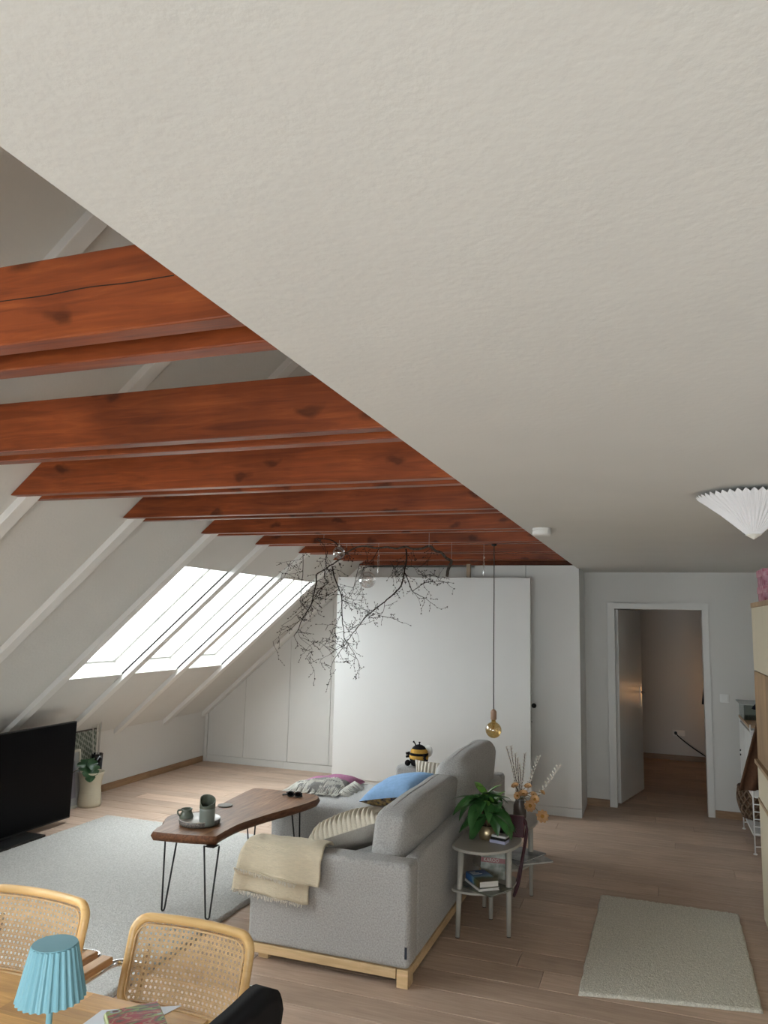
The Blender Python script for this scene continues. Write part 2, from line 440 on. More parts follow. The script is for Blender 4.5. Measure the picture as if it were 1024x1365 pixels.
lf = MB().obox(Vector((hx, hy, 1.0))+dv*.43, dv*.43, dn*.02, (0, 0, .985)).obj('door_leaf', mat('door_leaf_paint', (.68, .675, .65), .3, .5), do, bevel=.003)
hp = Vector((hx, hy, 0))+dv*.79+dn*.02
hq = hp-dn*.04
MB().tube([hq+Vector((0, 0, 1.08)), hq-dn*.05+Vector((0, 0, 1.08)), hq-dn*.055-dv*.03+Vector((0, 0, 1.08)), hq-dn*.055-dv*.13+Vector((0, 0, 1.08))], .010).obj('door_handle', mat('satin_steel', (.6, .58, .54), .3, .5, 1), do, smooth=True)
STEEL = mat('satin_steel', (.6, .58, .54), .3, .5, 1)
MB().obox(hp+Vector((0, 0, 1.03))+dn*.004, dv*.02, dn*.004, (0, 0, .11)).obj('door_plate', STEEL, do, bevel=.003)
MB().tube([hp+Vector((0, 0, 1.08)), hp+dn*.05+Vector((0, 0, 1.08)), hp+dn*.055-dv*.03+Vector((0, 0, 1.08)), hp+dn*.055-dv*.13+Vector((0, 0, 1.08))], .009).obj('door_handle', STEEL, do, smooth=True)

# ================================================================== BEAMS: pairs of planks clamping the rafters
for i, yf in enumerate(BEAMS):
    def plank_beam(y0, y1):
        zt = ZB+BH
        xb = (ZB-SCC)/SL+.004; xt = (zt-SCC)/SL+.004
        return MB().extr([(xb, y0, ZB), (-.46, y0, ZB), (-.46, y0, zt), (xt, y0, zt)], (0, y1-y0, 0))
    nm = 'front' if i else 'front'
    where = {3: 'lowest-lit bright orange tie beam beside the smooth ceiling edge, split by a long crack'}
    t = thing('tie_beam', '', 'beam', (-2.0, yf+.105, ZB), group='stained tie beams across the attic')
    t['label'] = 'red-brown stained double tie beam clamping a white rafter'
    pts = [('front_plank', yf, yf+.06)]
    if i < len(BEAMS)-1: pts.append(('rear_plank', yf+.15, yf+.21))
    for n, a, b in pts: plank_beam(a, b).obj(n, BEAM, t, world=True, bevel=.004)
    if abs(yf-1.305) < .01:
        cp = smooth_path([ony(x, y, yf-.0004) for x, y in ((-330, 452), (-160, 425), (0, 402), (60, 394), (118, 383), (170, 377), (232, 367))], 6)
        MB().tube([p+Vector((0, 0, .002*fbm(k, 0, 1))) for k, p in enumerate(cp)], [.0014]*len(cp), 5).obj('crack', mat('crack_dark', (.02, .008, .004), .9), t, world=True)

# ================================================================== BUILT-INS
# closet under the slope
CY = 8.555
def cl_top(x): return min(SCC+SL*x-.055, 2.44)
t = thing('closet', 'built-in white closet with tall doors cut to the roof slope', 'closet', (-4.3, CY, 0))
xs = [KX+.045, ony(324, 1000, CY).x, ony(383, 1000, CY).x, ony(440.5, 1000, CY).x-.02, -2.95, -2.35, -1.76]
MB().extr([(KX+.002, CY-.01, 0), (KX+.04, CY-.01, 0), (KX+.04, CY-.01, cl_top(KX+.04)), (KX+.002, CY-.01, cl_top(KX+.002))], (0, .55, 0)).obj('side_batten', WHITE_P, t, world=True, bevel=.002)
kink = (2.44+.055-SCC)/SL
for a, b in zip(xs[:-1], xs[1:]):
    a2, b2 = a+.002, b-.002
    poly = [(a2, CY, .085), (b2, CY, .085), (b2, CY, cl_top(b2))]
    if a2 < kink < b2: poly.append((kink, CY, 2.44))
    poly.append((a2, CY, cl_top(a2)))
    MB().extr(poly, (0, .02, 0)).obj('closet_door', WHITE_P, t, world=True, bevel=.0015)
MB().box(KX+.045, xs[3]-.6, CY+.004, CY+.02, 0, .08).obj('plinth', WHITE_P, t, world=True)
MB().box(xs[3]-.598, -1.76, CY+.004, CY+.02, 0, .08).obj('plinth', WHITE_P, t, world=True)
poly = [(KX+.045, CY+.022, 0), (-1.76, CY+.022, 0), (-1.76, CY+.022, 2.44), (kink, CY+.022, 2.44), (KX+.045, CY+.022, cl_top(KX+.045))]
MB().extr(poly, (0, .55, 0)).obj('body', WHITE_P, t, world=True)
# wardrobe beside the doorway
WY = 7.70; WX0, WX1 = -1.735, -.686; WT = 2.40
t = thing('wardrobe', 'tall white fitted wardrobe with plain doors beside the doorway', 'wardrobe', (-1.2, WY+.3, 0))
MB().box(WX0, WX1, WY+.02, BY-.005, .0, WT).obj('body', WHITE_P, t, world=True, bevel=.002)
sx = ony(701, 760, WY).x
MB().box(WX0, sx-.002, WY, WY+.0195, .085, WT).obj('door', WHITE_P, t, world=True, bevel=.0015)
wd = MB().box(sx+.002, WX1, WY, WY+.0195, .085, WT).obj('door', WHITE_P, t, world=True, bevel=.0015)
MB().box(WX0, WX1, WY+.006, WY+.0195, 0, .08).obj('plinth', WHITE_P, t, world=True)
kp = ony(712, 940, WY)
MB().tube([kp, kp+Vector((0, -.03, 0)), kp+Vector((.005, -.05, 0)), kp+Vector((.012, -.085, .004))], [.014, .012, .02, .024], 12).obj('knob', BLACKM, t, smooth=True, world=True)
tag(t.children[-1], 'black knob')
kp = ony(708, 962, WY)
MB().tube([kp, kp+Vector((0, -.05, 0)), kp+Vector((0, -.06, -.03))], [.012, .012, .015], 10).obj('knob', BLACKM, t, smooth=True, world=True)

# big white partition behind the sofa
PY = 7.45
tl, tr = ony(450.7, 769, PY), ony(706.9, 770.4, PY); bz = ony(475, 1039, PY).z
t = thing('partition', 'large white freestanding panel on low castors behind the sofa', 'partition', ((tl.x+tr.x)/2, PY, 0))
MB().box(tl.x, tr.x, PY, PY+.055, bz, tl.z).obj('panel', PANEL_W, t, world=True, bevel=.003)
MB().box(tl.x+.1, tr.x-.1, PY+.012, PY+.043, bz-.05, bz-.001).obj('bottom_rail', PANEL_W, t, world=True)
for x in (tl.x+.14, tl.x+.42, tr.x-.42, tr.x-.14):
    c = MB().tube([(x-.025, PY+.027, .04), (x+.025, PY+.027, .04)], .04, 14)
    c.box(x-.012, x+.012, PY+.015, PY+.04, .04, bz-.05)
    c.obj('castor', CHROME, t, world=True, smooth=False)

p = ony(625, 752, PY+.16)
t = thing('wooden_post', 'slim pale wooden post standing behind the white panel', 'post', (p.x, PY+.16, 0))
MB().box(-.02, .02, -.02, .02, .012, p.z).obj('post', wood('pale_post', (.36, .28, .2), (.28, .21, .15), (.42, .34, .26), 1.4, .6, 2, .03), t, bevel=.003)
MB().box(-.06, .06, -.06, .06, 0, .0115).obj('foot_plate', BLACKM, t)

# tall oak and cream cabinet on the right
CXF = .60; CYF = ony(1003.4, 850, 1).x and onx(1003.4, 850, CXF).y
CREAM = mat('cream_front', (.62, .55, .41), .5, .3, noise_amt=.04, nscale=3)
OAKC = wood('oak_front', (.36, .235, .13), (.28, .175, .09), (.43, .29, .17), 1.4, .5, 2, .03)
t = thing('cabinet', 'tall oak cabinet with cream doors along the side wall', 'cabinet', (.82, 4.4, 0))
CZ = 1.99; y0, y1 = 3.55, CYF
MB().box(CXF+.02, RX-.01, y0, y1, .0, CZ-.03).obj('body', OAKC, t, world=True, bevel=.002)
MB().box(CXF-.004, RX-.008, y0-.004, y1+.004, CZ-.0295, CZ).obj('top_board', OAKC, t, world=True, bevel=.002)
ys = [y0, 4.15, 4.72, onx(1017.5, 850, CXF).y, y1]
for a, b in zip(ys[:-1], ys[1:]):
    MB().box(CXF, CXF+.0195, a+.002, b-.002, 1.565, CZ-.031).obj('upper_door', CREAM, t, world=True, bevel=.001)
    MB().box(CXF, CXF+.0195, a+.002, b-.002, 1.015, 1.56).obj('oak_door', OAKC, t, world=True, bevel=.001)
    MB().box(CXF-.003, CXF+.0195, a+.002, b-.002, .78, .985).obj('lower_door', CREAM, t, world=True, bevel=.001)
    MB().box(CXF-.003, CXF+.0195, a+.002, b-.002, .06, .755).obj('lower_door', CREAM, t, world=True, bevel=.001)
MB().box(CXF-.02, CXF+.0195, y0, y1, .988, 1.012).obj('shelf_board', OAKC, t, world=True, bevel=.001)
MB().box(CXF-.008, CXF+.0195, y0, y1, .7575, .7775).obj('shelf_board', OAKC, t, world=True, bevel=.001)
# printed gift boxes on it
PINK = mat('pink_print', (.42, .10, .17), .5, .3, color2=(.62, .42, .46), nscale=26, stretch=(1, 1, 1))
PINK2 = mat('pink_print_pale', (.60, .36, .42), .5, .3, color2=(.25, .03, .07), nscale=22)
bx = onx(1013, 790, .66)
zz = CZ
for k, (lab, h, lidm, bm_) in enumerate((('pink flower-printed storage box standing on the oak cabinet top', .105, PINK, PINK2), ('dark pink patterned storage box stacked on another box', .105, PINK, PINK2))):
    b = thing('gift_box', lab, 'box', (.80, bx.y-.15, zz), 0, 'printed boxes on the cabinet')
    MB().box(-.15, .15, -.15, .15, .001, h-.022).obj('box_body', bm_, b, bevel=.003)
    MB().box(-.155, .155, -.155, .155, h-.045, h).obj('lid', lidm, b, bevel=.003)
    zz += h+.001

# wall-mounted ladder shelving by the doorway
t = thing('ladder_shelving', 'white wire ladder shelving with a cabinet beside the doorway', 'shelf', (.9, 7.55, 0))
WMET = mat('white_wire', (.78, .78, .76), .4, .4)
LX0, LX1 = .735, 1.035
for yl in (7.13, 7.96):
    u = MB()
    for x in (LX0, LX1): u.tube([(x, yl, .012), (x, yl, 1.03)], .0055, 8)
    for x in (LX0, LX1): u.lathe([(.016, 0), (.016, .006), (.006, .014)], (x, yl, 0), 10)
    z = .16
    while z < 1.03: u.tube([(LX0, yl, z), (LX1, yl, z)], .0045, 6); z += .0585
    u.tube([(LX0, yl, .06), (LX1, yl, .09)], .0045, 6)
    u.obj('ladder', WMET, t, world=True, smooth=True)
MB().box(LX0-.01, LX1+.01, 7.14, 7.95, .145, .165).obj('shelf_board', WHITE_P, t, world=True, bevel=.002)
cb = MB().box(LX0+.016, LX1+.01, 7.145, 7.945, .44, .97).obj('cabinet_box', WHITE_P, t, world=True, bevel=.002)
for a, b in ((7.147, 7.54), (7.56, 7.943)):
    dd = MB().box(LX0-.004, LX0+.015, a, b, .445, .965).obj('cabinet_door', WHITE_P, t, world=True, bevel=.002)
for z in (.70, .66): MB().box(LX0-.014, LX0-.0045, 7.90, 7.915, z, z+.015).obj('knob', BLACKM, t, world=True)
MB().box(LX0-.01, LX1+.01, 7.14, 7.95, 1.0, 1.022).obj('oak_shelf', OAKC, t, world=True, bevel=.002)
AG = thin_glass('acrylic', (.80, .84, .83), .15)
t = thing('acrylic_box', 'clear acrylic open box standing on the oak shelf', 'box', (.86, 7.72, 1.0235))
MB().box(-.13, .13, -.21, .21, 0, .005).obj('bottom', AG, t)
for x in (-.13, .126): MB().box(x, x+.004, -.21, .21, .0055, .13).obj('side', AG, t)
for y in (-.21, .206): MB().box(-.1255, .1255, y, y+.004, .0055, .13).obj('end', AG, t)
MB().box(-.155, .15, -.23, .23, .1305, .136).obj('lid', mat('frosted_lid', (.42, .44, .43), .5), t)
# woven basket on the low shelf
t = thing('basket', 'brown woven openwork basket on the low white shelf', 'basket', (.845, 7.70, .166))
BASK = mat('wicker', (.16, .085, .045), .7, .3, color2=(.07, .035, .02), nscale=40)
BASKL = mat('wicker_pale', (.22, .15, .095), .7, .3, color2=(.10, .06, .04), nscale=40)
def bprof(z): return .135+.045*math.sin(min(z/.26, 1)*PI*.75)
wv = MB()
for s in (1, -1):
    for k in range(18):
        a0 = 2*PI*k/18
        wv.tube([(bprof(z)*math.cos(a0+s*z*5), bprof(z)*math.sin(a0+s*z*5), z) for z in [i*.26/10 for i in range(11)]], .008, 5)
wv.obj('weave_strand', BASKL, t, smooth=True)
tag(t.children[-1], None, None, None, 'stuff')
MB().lathe([(.001, .002), (.135, .002), (.13, .012), (bprof(.08)-.012, .08), (bprof(.17)-.012, .17), (bprof(.25)-.012, .25)], n=28).obj('liner', BASK, t, smooth=True, solid=.004)
MB().tube([(bprof(.26)*math.cos(2*PI*k/28), bprof(.26)*math.sin(2*PI*k/28), .26) for k in range(28)], .013, 8, closed=True).obj('rim', BASK, t, smooth=True)
# coats on hooks at the end of the cabinet
def cloth_obj(name, lab, cat, pts_top, pts_bot, m, y, depth, folds=3):
    t_ = MB()
    def fn(u, v):
        i = u*(len(pts_top)-1); k = min(int(i), len(pts_top)-2); f = i-k
        a = pts_top[k].lerp(pts_top[k+1], f); b = pts_bot[k].lerp(pts_bot[k+1], f)
        p = a.lerp(b, v)
        p = p+Vector((0, depth*math.sin(u*folds*PI)*(.25+.75*v)+.01*fbm(u*3, v*3, 1), 0)); return p
    t_.grid(fn, 24, 20)
    return tag(t_.obj(name, m, smooth=True, solid=.012), lab, cat)
KYC = 5.62
BROWN = mat('brown_wool', (.085, .042, .024), .95, .1, noise_amt=.2, nscale=60)
NAVY = mat('navy_wool', (.012, .012, .02), .95, .1)
rk = thing('hook_rail', 'small coat hook rail on the wall behind the oak cabinet', 'rail', (RX-.01, KYC+.1, 1.4))
MB().box(RX-.022, RX-.001, KYC-.15, KYC+.15, 1.40, 1.46).obj('board', OAKC, rk, world=True)
for dy in (-.1, 0, .1): MB().tube([(RX-.022, KYC+dy, 1.43), (RX-.08, KYC+dy, 1.42), (RX-.09, KYC+dy, 1.445)], .007, 8).obj('hook', BLACKM, rk, world=True, smooth=True)
ct = [Vector((.665, KYC, 1.38)), Vector((.80, KYC, 1.43)), Vector((.985, KYC, 1.42))]
cb_ = [ony(986, 1054, KYC), ony(1004, 1052, KYC)+Vector((.02, 0, 0)), ony(1013, 1070, KYC)+Vector((.28, 0, 0))]
cloth_obj('coat', 'brown wool coat hanging behind the oak cabinet', 'coat', ct, cb_, BROWN, KYC, .03, 4)
nt_ = [Vector((.655, KYC-.09, 1.40)), Vector((.8, KYC-.09, 1.45)), Vector((.975, KYC-.09, 1.44))]
nb_ = [ony(1003, 945, KYC-.09), ony(1010, 950, KYC-.09)+Vector((.05, 0, 0)), ony(1013, 950, KYC-.09)+Vector((.27, 0, 0))]
cloth_obj('scarf', 'dark navy scarf hanging over the brown coat', 'scarf', nt_, nb_, NAVY, KYC, .02, 4)

nl = thing('bedside_table', 'small white bedside table in the room beyond the door', 'table', (.98, 11.0, 0))
MB().box(-.2, .2, -.18, .18, .5, .525).obj('top', WHITE_P, nl); 
for sx_ in (-.17, .17):
    for sy_ in (-.15, .15): MB().box(sx_-.015, sx_+.015, sy_-.015, sy_+.015, 0, .4995).obj('leg', WHITE_P, nl)
nl = thing('bedside_lamp', 'lit warm bedside lamp in the room beyond the door', 'lamp', (.98, 11.0, .526))
MB().lathe([(.001, 0), (.06, 0), (.06, .012), (.012, .02), (.012, .25)], n=20).obj('base', BLACKM, nl)
lin = mat('lamp_linen', (.8, .7, .55), .9)
_nt = lin.node_tree; _tr = _nt.nodes.new('ShaderNodeBsdfTranslucent'); _tr.inputs[0].default_value = (.8, .68, .5, 1); _mx = _nt.nodes.new('ShaderNodeMixShader'); _mx.inputs[0].default_value = .6
_nt.links.new(_nt.nodes['Principled BSDF'].outputs[0], _mx.inputs[1]); _nt.links.new(_tr.outputs[0], _mx.inputs[2]); _nt.links.new(_mx.outputs[0], _nt.nodes['Material Output'].inputs[0])
MB().lathe([(.12, .27), (.08, .45)], n=24).obj('shade', lin, nl, smooth=True)
MB().ball((0, 0, .33), .035, 8).obj('bulb', mat('bulb_white', (.8, .7, .55), .6), nl, smooth=True)
pld = bpy.data.lights.new('bedside_lamp_offscreen', 'POINT'); pld.energy = 3; pld.color = (1.0, .62, .34); pld.shadow_soft_size = .05
plo = bpy.data.objects.new('bedside_lamp_offscreen', pld); COL.objects.link(plo); plo.location = (.98, 11.0, .526+.41)

# light switch, socket, cable and coat beyond the door
SWW = mat('switch_plastic', (.75, .75, .73), .4, .4)
sp = ony(966, 931, BY)
t = thing('light_switch', 'square white light switch on the wall right of the doorway', 'switch', (sp.x, BY, sp.z))
MB().box(-.042, .042, -.009, 0, -.042, .042).obj('frame', SWW, t, bevel=.003)
MB().box(-.03, .03, -.014, -.0095, -.03, .03).obj('rocker', SWW, t, bevel=.002)
sp = ony(905, 977, 11.47)
t = thing('wall_socket', 'white double socket low on the wall of the room beyond', 'socket', (sp.x, 11.47, sp.z))
MB().box(-.08, .08, -.01, 0, -.04, .04).obj('plate', SWW, t, bevel=.003)
MB().tube([(-.04, -.01, 0), (-.04, -.05, 0)], .02, 12).obj('plug', BLACKM, t, smooth=False)
a = Vector((sp.x-.04, 11.41, sp.z)); e = Vector((sp.x+.75, 11.40, .02))
cp = smooth_path([a, a+Vector((.06, -.02, -.06)), a+Vector((.25, -.02, -.2)), a+Vector((.5, -.01, -.33)), e+Vector((0, 0, .02)), e+Vector((.3, -.1, -.006))], 6)
tag(MB().tube(cp, .007, 6).obj('cable', BLACKM, smooth=True), 'dark cable running down from the socket beyond the door', 'cable')
cy = 9.2
p0, p1 = ony(936, 935, cy), ony(944, 890, cy)
ct = [Vector((p1.x, cy, p1.z+.25)), Vector((p1.x+.2, cy, p1.z+.35)), Vector((p1.x+.4, cy, p1.z+.25))]
cbm = [Vector((p0.x, cy, p0.z-.03)), Vector((p0.x+.25, cy, p0.z-.06)), Vector((p0.x+.5, cy, p0.z-.03))]
cloth_obj('jacket', 'black jacket hanging just inside the far room', 'jacket', ct, cbm, NAVY, cy, .03, 3)
hkx = p1.x+.2
st = thing('coat_stand', 'slim black coat stand just inside the far room', 'coat stand', (hkx, cy+.07, 0))
MB().lathe([(.17, 0), (.17, .015), (.02, .03)], n=20).obj('base', BLACKM, st)
MB().tube([(0, 0, .02), (0, 0, 1.75)], .014, 10).obj('pole', BLACKM, st, smooth=True)
MB().tube([(0, 0, p1.z+.36), (0, -.05, p1.z+.34), (0, -.08, p1.z+.38)], .008, 8).obj('hook', BLACKM, st, smooth=True)

# ================================================================== RUGS
def rug(name, lab, corners, h, m, nx, ny, amp, wob, ns):
    p00, p10, p11, p01 = [Vector(c) for c in corners]
    b = MB()
    def fn(u, v):
        p = p00.lerp(p10, u).lerp(p01.lerp(p11, u), v)
        e = min(u, 1-u, v, 1-v)
        ex = Vector((0, 0, 0))
        if e < 1e-9: ex = Vector((wob*fbm(p.x, p.y, 3, 9), wob*fbm(p.x, p.y, 7, 9), 0))
        z = h*(.35 if e < 1e-9 else 1)+(amp*(fbm(p.x, p.y, 0, ns)+.6*fbm(p.x, p.y, 5, ns*2.3)) if e > 1e-9 else 0)
        return Vector((p.x, p.y, max(z, .003)))+ex
    b.grid(fn, nx, ny)
    n = nx+1
    ring = [i for i in range(n)]+[j*n+nx for j in range(1, ny+1)]+[ny*n+i for i in range(nx-1, -1, -1)]+[j*n for j in range(ny-1, 0, -1)]
    base = len(b.v)
    for i in ring: q = b.v[i]; b.v.append(Vector((q.x, q.y, .001)))
    k = len(ring)
    for i in range(k): b.f.append([ring[i], ring[(i+1) % k], base+(i+1) % k, base+i]); b.mi.append(0)
    b.f.append(list(range(base, base+k))); b.mi.append(0)
    return tag(b.obj(name, m, smooth=True), lab, 'rug')
rug('rug', 'large pale grey wool rug under the coffee table', [(-4.68, 3.22, 0), (-2.50, 3.22, 0), (-2.50, 5.885, 0), (-4.68, 5.885, 0)], .026, RUGM, 230, 280, .0045, .010, 55)
hc = [onz(770, 1327), onz(1018, 1352), onz(985, 1221), onz(801, 1195)]
rug('hall_rug', 'small cream woven rug on the hallway floor', hc, .016, HALLRUG, 120, 150, .004, .008, 60)

# ================================================================== SOFA
SX0, SX1 = -2.12, -1.20; SY0, SY1 = 3.885, 6.52; AH = .59; CHX = -2.85; CHY = 5.50
t = thing('sofa', 'grey corner sofa with chaise on a light oak base', 'sofa', (-1.66, 5.2, 0))
def sbox(n, x0, x1, y0, y1, z0, z1, bev, m=GREYF, seg=4):
    return MB().box(x0, x1, y0, y1, z0, z1).obj(n, m, t, world=True, bevel=bev, seg=seg, smooth=True)
sbox('armrest', SX0, SX1, SY0, SY0+.15, .088, AH, .028)
sbox('armrest', SX0, SX1, SY1-.15, SY1, .088, AH, .03)
sbox('backrest', SX1-.085, SX1-.001, SY0+.15, SY1-.15, .088, AH-.002, .026)
def soft(n, x0, x1, y0, y1, z0, z1, rx, m, lean=0, puff=.02, parent=None):
    """rounded, slightly puffed upholstery block"""
    bm = bmesh.new(); bmesh.ops.create_cube(bm, size=1)
    bmesh.ops.subdivide_edges(bm, edges=bm.edges, cuts=11, use_grid_fill=True)
    sx, sy, sz = x1-x0, y1-y0, z1-z0; c = Vector(((x0+x1)/2, (y0+y1)/2, (z0+z1)/2))
    vs = []
    for v in bm.verts:
        p = Vector((v.co.x*sx, v.co.y*sy, v.co.z*sz))
        h = Vector((sx/2-rx, sy/2-rx, sz/2-rx))
        q = Vector([max(-h[i], min(h[i], p[i])) for i in range(3)])
        d = p-q
        if d.length > 1e-6: p = q+d.normalized()*rx
        u = [v.co.x*2, v.co.y*2, v.co.z*2]
        for i in range(3):
            j, k = (i+1) % 3, (i+2) % 3
            p[i] += (puff*(1-u[j]**2)*(1-u[k]**2))*u[i]
        p.x += lean*(p.z/sz+.5)
        p += Vector((fbm(p.x, p.y, p.z, 4), fbm(p.y, p.z, p.x, 4), fbm(p.z, p.x, p.y, 4)))*.006
        vs.append(p+c)
    bm.verts.index_update()
    fs = [[v.index for v in f.verts] for f in bm.faces]; bm.free()
    return MB().add(vs, fs).obj(n, m, parent or t, world=True, smooth=True)
soft('seat_cushion', SX0+.002, SX1-.09, SY0+.155, CHY-.004, .09, .425, .05, GREYF2, 0, .012)
soft('chaise_cushion', CHX, SX1-.09, CHY, SY1-.155, .09, .425, .05, GREYF2, 0, .012)
c1 = soft('back_cushion', -1.515, -1.305, SY0+.155, 5.215, .42, .80, .06, GREYF, .045, .012)
c2 = soft('back_cushion', -1.505, -1.275, 5.22, 6.36, .42, .865, .085, GREYF2, .05, .025)
# seams on the back cushions
from mathutils.bvhtree import BVHTree
for (y0, y1, xs_, cc) in ((4.09, 5.17, -1.39, c1), (5.29, 6.30, -1.36, c2)):
    bv = BVHTree.FromPolygons([v.co for v in cc.data.vertices], [p.vertices[:] for p in cc.data.polygons])
    pts = []
    for k in range(17):
        p = Vector((xs_, y0+(y1-y0)*k/16, 2))-Vector(t.location)
        h = bv.ray_cast(p, Vector((0, 0, -1)))[0]
        if h is not None: pts.append(h)
    MB().tube(pts, .0028, 5).obj('seam', GREYF2, cc, smooth=True)
# oak base and feet
for n, x0, x1, y0, y1 in (('base_rail', SX0+.02, SX1-.07, SY0+.004, SY0+.04), ('base_rail', SX1-.045, SX1-.004, SY0+.10, SY1-.04), ('base_rail', SX0+.02, SX1-.07, SY1-.04, SY1-.004), ('base_rail', SX0+.01, SX0+.045, SY0+.045, CHY-.01), ('base_rail', CHX+.02, SX0, CHY+.01, CHY+.045), ('base_rail', CHX+.02, CHX+.055, CHY+.05, SY1-.2)):
    MB().box(x0, x1, y0, y1, .04, .0865).obj(n, OAK_L, t, world=True, bevel=.003)
for x0, y0, x1, y1 in ((SX1-.065, SY0+.004, SX1-.004, SY0+.095), (SX1-.09, 4.98, SX1-.046, 5.07), (SX1-.065, SY1-.1, SX1-.004, SY1-.042), (SX0+.05, SY0+.045, SX0+.11, SY0+.11), (SX0+.05, CHY+.1, SX0+.11, CHY+.16), (SX0-.2, SY1-.3, SX0-.14, SY1-.24)):
    MB().box(x0, x1, y0, y1, 0, .0865).obj('foot', OAK_L, t, world=True, bevel=.003)
lp = ony(541, 1271, SY0)
MB().box(lp.x-.006, lp.x+.006, SY0-.003, SY0-.0005, lp.z-.028, lp.z+.028).obj('fabric_tag', mat('navy_tag', (.02, .025, .04), .8), t, world=True)

# ------------------------------------------------------------------ pillows
def pillow_mb(w_, h_, th, n=22, rib=None, wr=.006, seed=0):
    b = MB()
    for s in (1, -1):
        def fn(u, v):
            x, y = u*2-1, v*2-1
            k = max(0, (1-abs(x)**3.2))*max(0, (1-abs(y)**3.2))
            z = s*th/2*k**.55
            pin = 1-.10*(1-abs(x)**2)*abs(y)**4
            pin2 = 1-.10*(1-abs(y)**2)*abs(x)**4
            z += wr*fbm(x+seed, y, s, 3)*min(1, k*3)
            if rib and s > 0: z += rib[1]*abs(math.sin(x*rib[0]*PI))*min(1, k*6)
            return Vector((x*w_/2*pin2, y*h_/2*pin, z))
        b.grid(fn, n if not rib else n*10, n)
    return b
def place(px_mat, loc, rot): return Matrix.Translation(loc) @ rot.to_matrix().to_4x4()
from mathutils import Euler
KNIT = mat('cream_knit', (.66, .60, .49), .95, .1, noise_amt=.12, nscale=120, bump=.4, bscale=200)
TAUPE = mat('taupe_linen', (.40, .37, .33), .95, .1, noise_amt=.15, nscale=150)
BLUEC = mat('blue_cotton', (.27, .44, .68), .9, .15, noise_amt=.12, nscale=30, bump=.2, bscale=60)
FLORAL = mat('floral_print', (.03, .028, .045), .9, .15, color2=(.42, .28, .10), nscale=38)
CREAMS = mat('cream_tufted', (.66, .61, .52), .95, .1, noise_amt=.1, nscale=120, bump=.4, bscale=200)
def pillow(name, lab, w_, h_, th, loc, rot, front, back, rib=None, seed=0):
    b = pillow_mb(w_, h_, th, rib=rib, seed=seed)
    nf = len(b.f)//2
    if rib is None or True:
        half = [i for i in range(len(b.f))]
    n1 = sum(1 for f in b.f if min(f) < (len(b.v)//2))
    e = thing(name, lab, 'pillow', loc); e.rotation_euler = rot
    f1 = MB(); f2 = MB(); hv = len(b.v)//2
    f1.v = b.v[:hv]; f2.v = b.v[hv:]
    f1.f = [f for f in b.f if f[0] < hv]; f2.f = [[i-hv for i in f] for f in b.f if f[0] >= hv]
    f1.mi = [0]*len(f1.f); f2.mi = [0]*len(f2.f)
    f1.obj('pillow_front', front, e, smooth=True); f2.obj('pillow_back', back, e, smooth=True)
    return e
# ribbed knit pillow at the near end, leaning back on the cushion
e = pillow('pillow', 'cream ribbed knit pillow with a plain taupe back at the armrest end', .46, .48, .20, (-1.70, 4.36, .585), Euler((math.radians(-13), math.radians(-20), math.radians(10)), 'XYZ'), KNIT, TAUPE, (8, .018), 1)
e = pillow('pillow', 'light blue pillow with a dark floral underside on the seat', .46, .50, .17, (-1.86, 5.74, .545), Euler((math.radians(8), math.radians(-12), math.radians(-14)), 'XYZ'), BLUEC, FLORAL, None, 3)
lx = ony(551, 1030, 6.26).x
e = pillow('pillow', 'cream tufted striped pillow leaning on the far armrest', .52, .30, .13, (lx+.26, 6.262, .525), Euler((math.radians(68), 0, math.radians(2)), 'XYZ'), CREAMS, CREAMS, (8, .014), 5)

# ------------------------------------------------------------------ muslin throw over the near arm
MUSL = mat('muslin', (.72, .63, .47), .95, .1, noise_amt=.10, nscale=25, bump=.6, bscale=70, stretch=(1, 6, 6), sheen=.1)
MUSE = mat('muslin_fringe', (.74, .70, .62), .95, .1)
def throw_layer(xa0, xa1, xb0, xb1, vtop, off, zb0, zb1, seed):
    """path: seat side -> over the arm -> down the front; x range narrows from a to b"""
    path = [(SY0+.158, AH-.10), (SY0+.156, AH-.02), (SY0+.12, AH+.006), (SY0+.06, AH+.008), (SY0+.01, AH+.002), (SY0-.008, AH-.03), (SY0-.012, AH-.08), (SY0-.014, .44)]
    path = path[vtop:]
    n = 40
    def fn(u, v):
        i = v*len(path); k = int(i); f = i-k
        zb = zb0+(zb1-zb0)*u
        ext = path+[(SY0-.018, zb)]
        if k >= len(ext)-1: k = len(ext)-2; f = 1
        y = ext[k][0]+(ext[k+1][0]-ext[k][0])*f; z = ext[k][1]+(ext[k+1][1]-ext[k][1])*f
        x = (xa0+(xa1-xa0)*u)*(1-v)+(xb0+(xb1-xb0)*u)*v
        wv = .007*(fbm(x*9+seed, v*2.5, seed, 1)+.6*fbm(x*22, v*4, seed+3, 1))
        x += .01*fbm(u*3, v*5, seed)
        front = min(1, max(0, (SY0+.02-y)/.03))
        zz = z+(off+.007+wv)*(1-front)+(.012*fbm(u*6, 1, seed) if v > .96 else 0)
        return Vector((x, y-(off+.012+wv)*front-(.012*math.sin(u*9+seed)+.012)*front*v, zz))
    return MB().grid(fn, 46, 40)
pl = lambda px, py: ony(px, py, SY0-.02)
t2 = thing('throw', 'cream muslin throw blanket folded over the near sofa arm', 'blanket', (-1.95, SY0, AH))
a0, a1 = -2.17, -1.70
throw_layer(-2.12, -1.72, pl(313, 1183).x, pl(412, 1205).x, 1, .0, pl(313, 1183).z, pl(412, 1205).z, 2.0).obj('lower_fold', MUSL, t2, world=True, smooth=True, solid=.006)
throw_layer(-2.11, -1.69, pl(317, 1153).x, pl(428, 1196).x, 1, .014, pl(317, 1153).z, pl(402, 1178).z, 9.0).obj('upper_fold', MUSL, t2, world=True, smooth=True, solid=.006)
